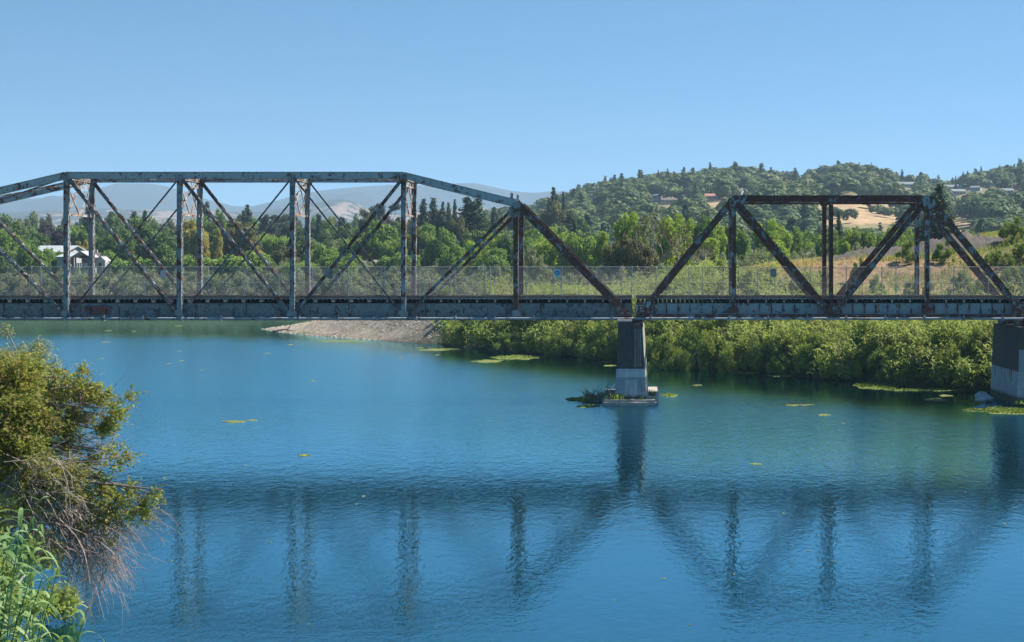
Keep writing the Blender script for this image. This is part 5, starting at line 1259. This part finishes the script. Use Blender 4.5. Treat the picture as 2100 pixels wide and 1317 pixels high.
# giant cane in the lower left corner
rs = np.random.RandomState(57)
CL = [(-62, 26.0, 1000), (-25, 25.2, 985), (0, 26.2, 1045), (-42, 24.0, 1060), (16, 25.6, 1110), (-4, 24.2, 1150), (-66, 24.8, 950), (-16, 25.8, 1190), (26, 24.6, 1205)]
CLB = ['tallest cane clump', 'tall cane clump', 'cane clump nearest the dead twigs', 'cane clump', 'cane clump reaching farthest right', 'short cane clump', 'cane clump', 'lowest cane clump', 'lowest right cane clump']
WHERE = ['at the left edge', 'with long curling leaves just inside the left edge', 'under the leaning tree', 'low at the left edge', 'over the water', 'in front of the others', 'highest at the left edge', 'half hidden in the corner', 'near the bottom of the picture']
for j, (px, Yq, pyt) in enumerate(CL):
    x = (px-VX)/F*Yq; top = H-(pyt-HY)/F*Yq; zb = 1.2; r = empty('giant_cane', (x, Yq, zb), CLB[j]+' '+WHERE[j], 'cane', 'cane clumps in the lower left corner')
    mb = MB(); LV, LQ, LA, cnt = [], [], [], 0
    for s in range(5):
        b = np.array([rs.normal()*.22, rs.normal()*.25, -.4]); hh = (top-zb)*rs.uniform(.78, 1.0)+.4; ln = np.array([rs.uniform(-.10, .22), rs.normal()*.08])
        pts = [b+[ln[0]*hh*t**2, ln[1]*hh*t**2, hh*t] for t in np.linspace(0, 1, 6)]; mb.tube(pts, .016, .006, 5, cap=False)
        n = 20; t = np.linspace(.30, 1, n); bb = np.stack([b[0]+ln[0]*hh*t**2, b[1]+ln[1]*hh*t**2, b[2]+hh*t], 1)
        az = np.where(np.arange(n) % 2 == 0, .3, 3.4)+rs.normal(size=n)*.75+rs.uniform(0, .8)
        V, Q = blades(rs, bb, az, rs.uniform(.50, .82, n)*(1.15-.3*t), rs.uniform(.045, .070, n), rs.uniform(.55, 1.2, n), rs.uniform(.45, 1.15, n), 8)
        LV.append(V); LQ.append(Q+cnt); cnt += len(V); LA.append(np.repeat(rs.uniform(0, 1, n), 8))
    link('stem', mesh_mb('stem', mb, [M['cane']], smooth=True), r); link('foliage', mesh_np('foliage', np.concatenate(LV), np.concatenate(LQ), [M['cane']], np.concatenate(LA), smooth=True), r)
# ------------------------------------------------------------------ air
m, nt, out = new_mat('haze'); v = nt.nodes.new('ShaderNodeVolumePrincipled')
v.inputs['Color'].default_value = (.48, .68, .88, 1); v.inputs['Density'].default_value = HAZE if 'HAZE' in globals() else .00012; v.inputs['Anisotropy'].default_value = .1
L(nt, v.outputs[0], out.inputs['Volume'])
mb = MB(); mb.box(-9000, 9000, -120, 11200, -4.5, 470); tag(link('haze', mesh_mb('haze', mb, [m])), 'thin blue summer haze in the air', 'haze', kind='stuff')
# ------------------------------------------------------------------ light, sky, camera
EL, AZ = R(50), R(69)
w = bpy.data.worlds.new('World'); bpy.context.scene.world = w; w.use_nodes = True; nt = w.node_tree; nt.nodes.clear()
out = nt.nodes.new('ShaderNodeOutputWorld'); bg = nt.nodes.new('ShaderNodeBackground'); sky = nt.nodes.new('ShaderNodeTexSky'); sky.sky_type = 'NISHITA'; sky.sun_disc = False
sky.sun_elevation = EL; sky.sun_rotation = AZ; sky.altitude = 50; sky.air_density = 1.0; sky.dust_density = .2; sky.ozone_density = 3.0
tc = nt.nodes.new('ShaderNodeTexCoord'); sx = nt.nodes.new('ShaderNodeSeparateXYZ'); L(nt, tc.outputs['Generated'], sx.inputs[0])
ma = nt.nodes.new('ShaderNodeMath'); ma.operation = 'MULTIPLY_ADD'; L(nt, sx.outputs['Z'], ma.inputs[0]); ma.inputs[1].default_value = 4.2; ma.inputs[2].default_value = .09
cx = nt.nodes.new('ShaderNodeCombineXYZ'); L(nt, sx.outputs['X'], cx.inputs[0]); L(nt, sx.outputs['Y'], cx.inputs[1]); L(nt, ma.outputs[0], cx.inputs[2])
nz = nt.nodes.new('ShaderNodeVectorMath'); nz.operation = 'NORMALIZE'; L(nt, cx.outputs[0], nz.inputs[0]); L(nt, nz.outputs[0], sky.inputs['Vector'])
tm = nt.nodes.new('ShaderNodeVectorMath'); tm.operation = 'MULTIPLY'; L(nt, sky.outputs[0], tm.inputs[0]); tm.inputs[1].default_value = (.495, .94, 1.0); L(nt, tm.outputs[0], bg.inputs[0]); bg.inputs[1].default_value = .088; L(nt, bg.outputs[0], out.inputs[0])
ld = bpy.data.lights.new('sun', 'SUN'); ld.energy = 5.0; ld.angle = R(.5); ld.color = (1, .95, .87)
lo = link('sun', ld); dv = Vector((math.sin(AZ)*math.cos(EL), math.cos(AZ)*math.cos(EL), math.sin(EL))); lo.rotation_euler = dv.to_track_quat('Z', 'Y').to_euler()
cam = bpy.data.cameras.new('camera'); co = link('camera', cam, None, (0, 0, H)); co.rotation_euler = (R(90), 0, 0)
cam.lens = F/2100*36; cam.sensor_width = 36; cam.shift_x = (1050-VX)/2100; cam.shift_y = (HY-658.5)/2100; cam.clip_end = 30000; cam.clip_start = .5
sc = bpy.context.scene; sc.camera = co
sc.view_settings.view_transform = 'Standard'; sc.view_settings.look = 'None'; sc.view_settings.exposure = 1.03; sc.view_settings.gamma = 1
sc.cycles.max_bounces = 6; sc.cycles.transparent_max_bounces = 8; sc.cycles.volume_bounces = 1
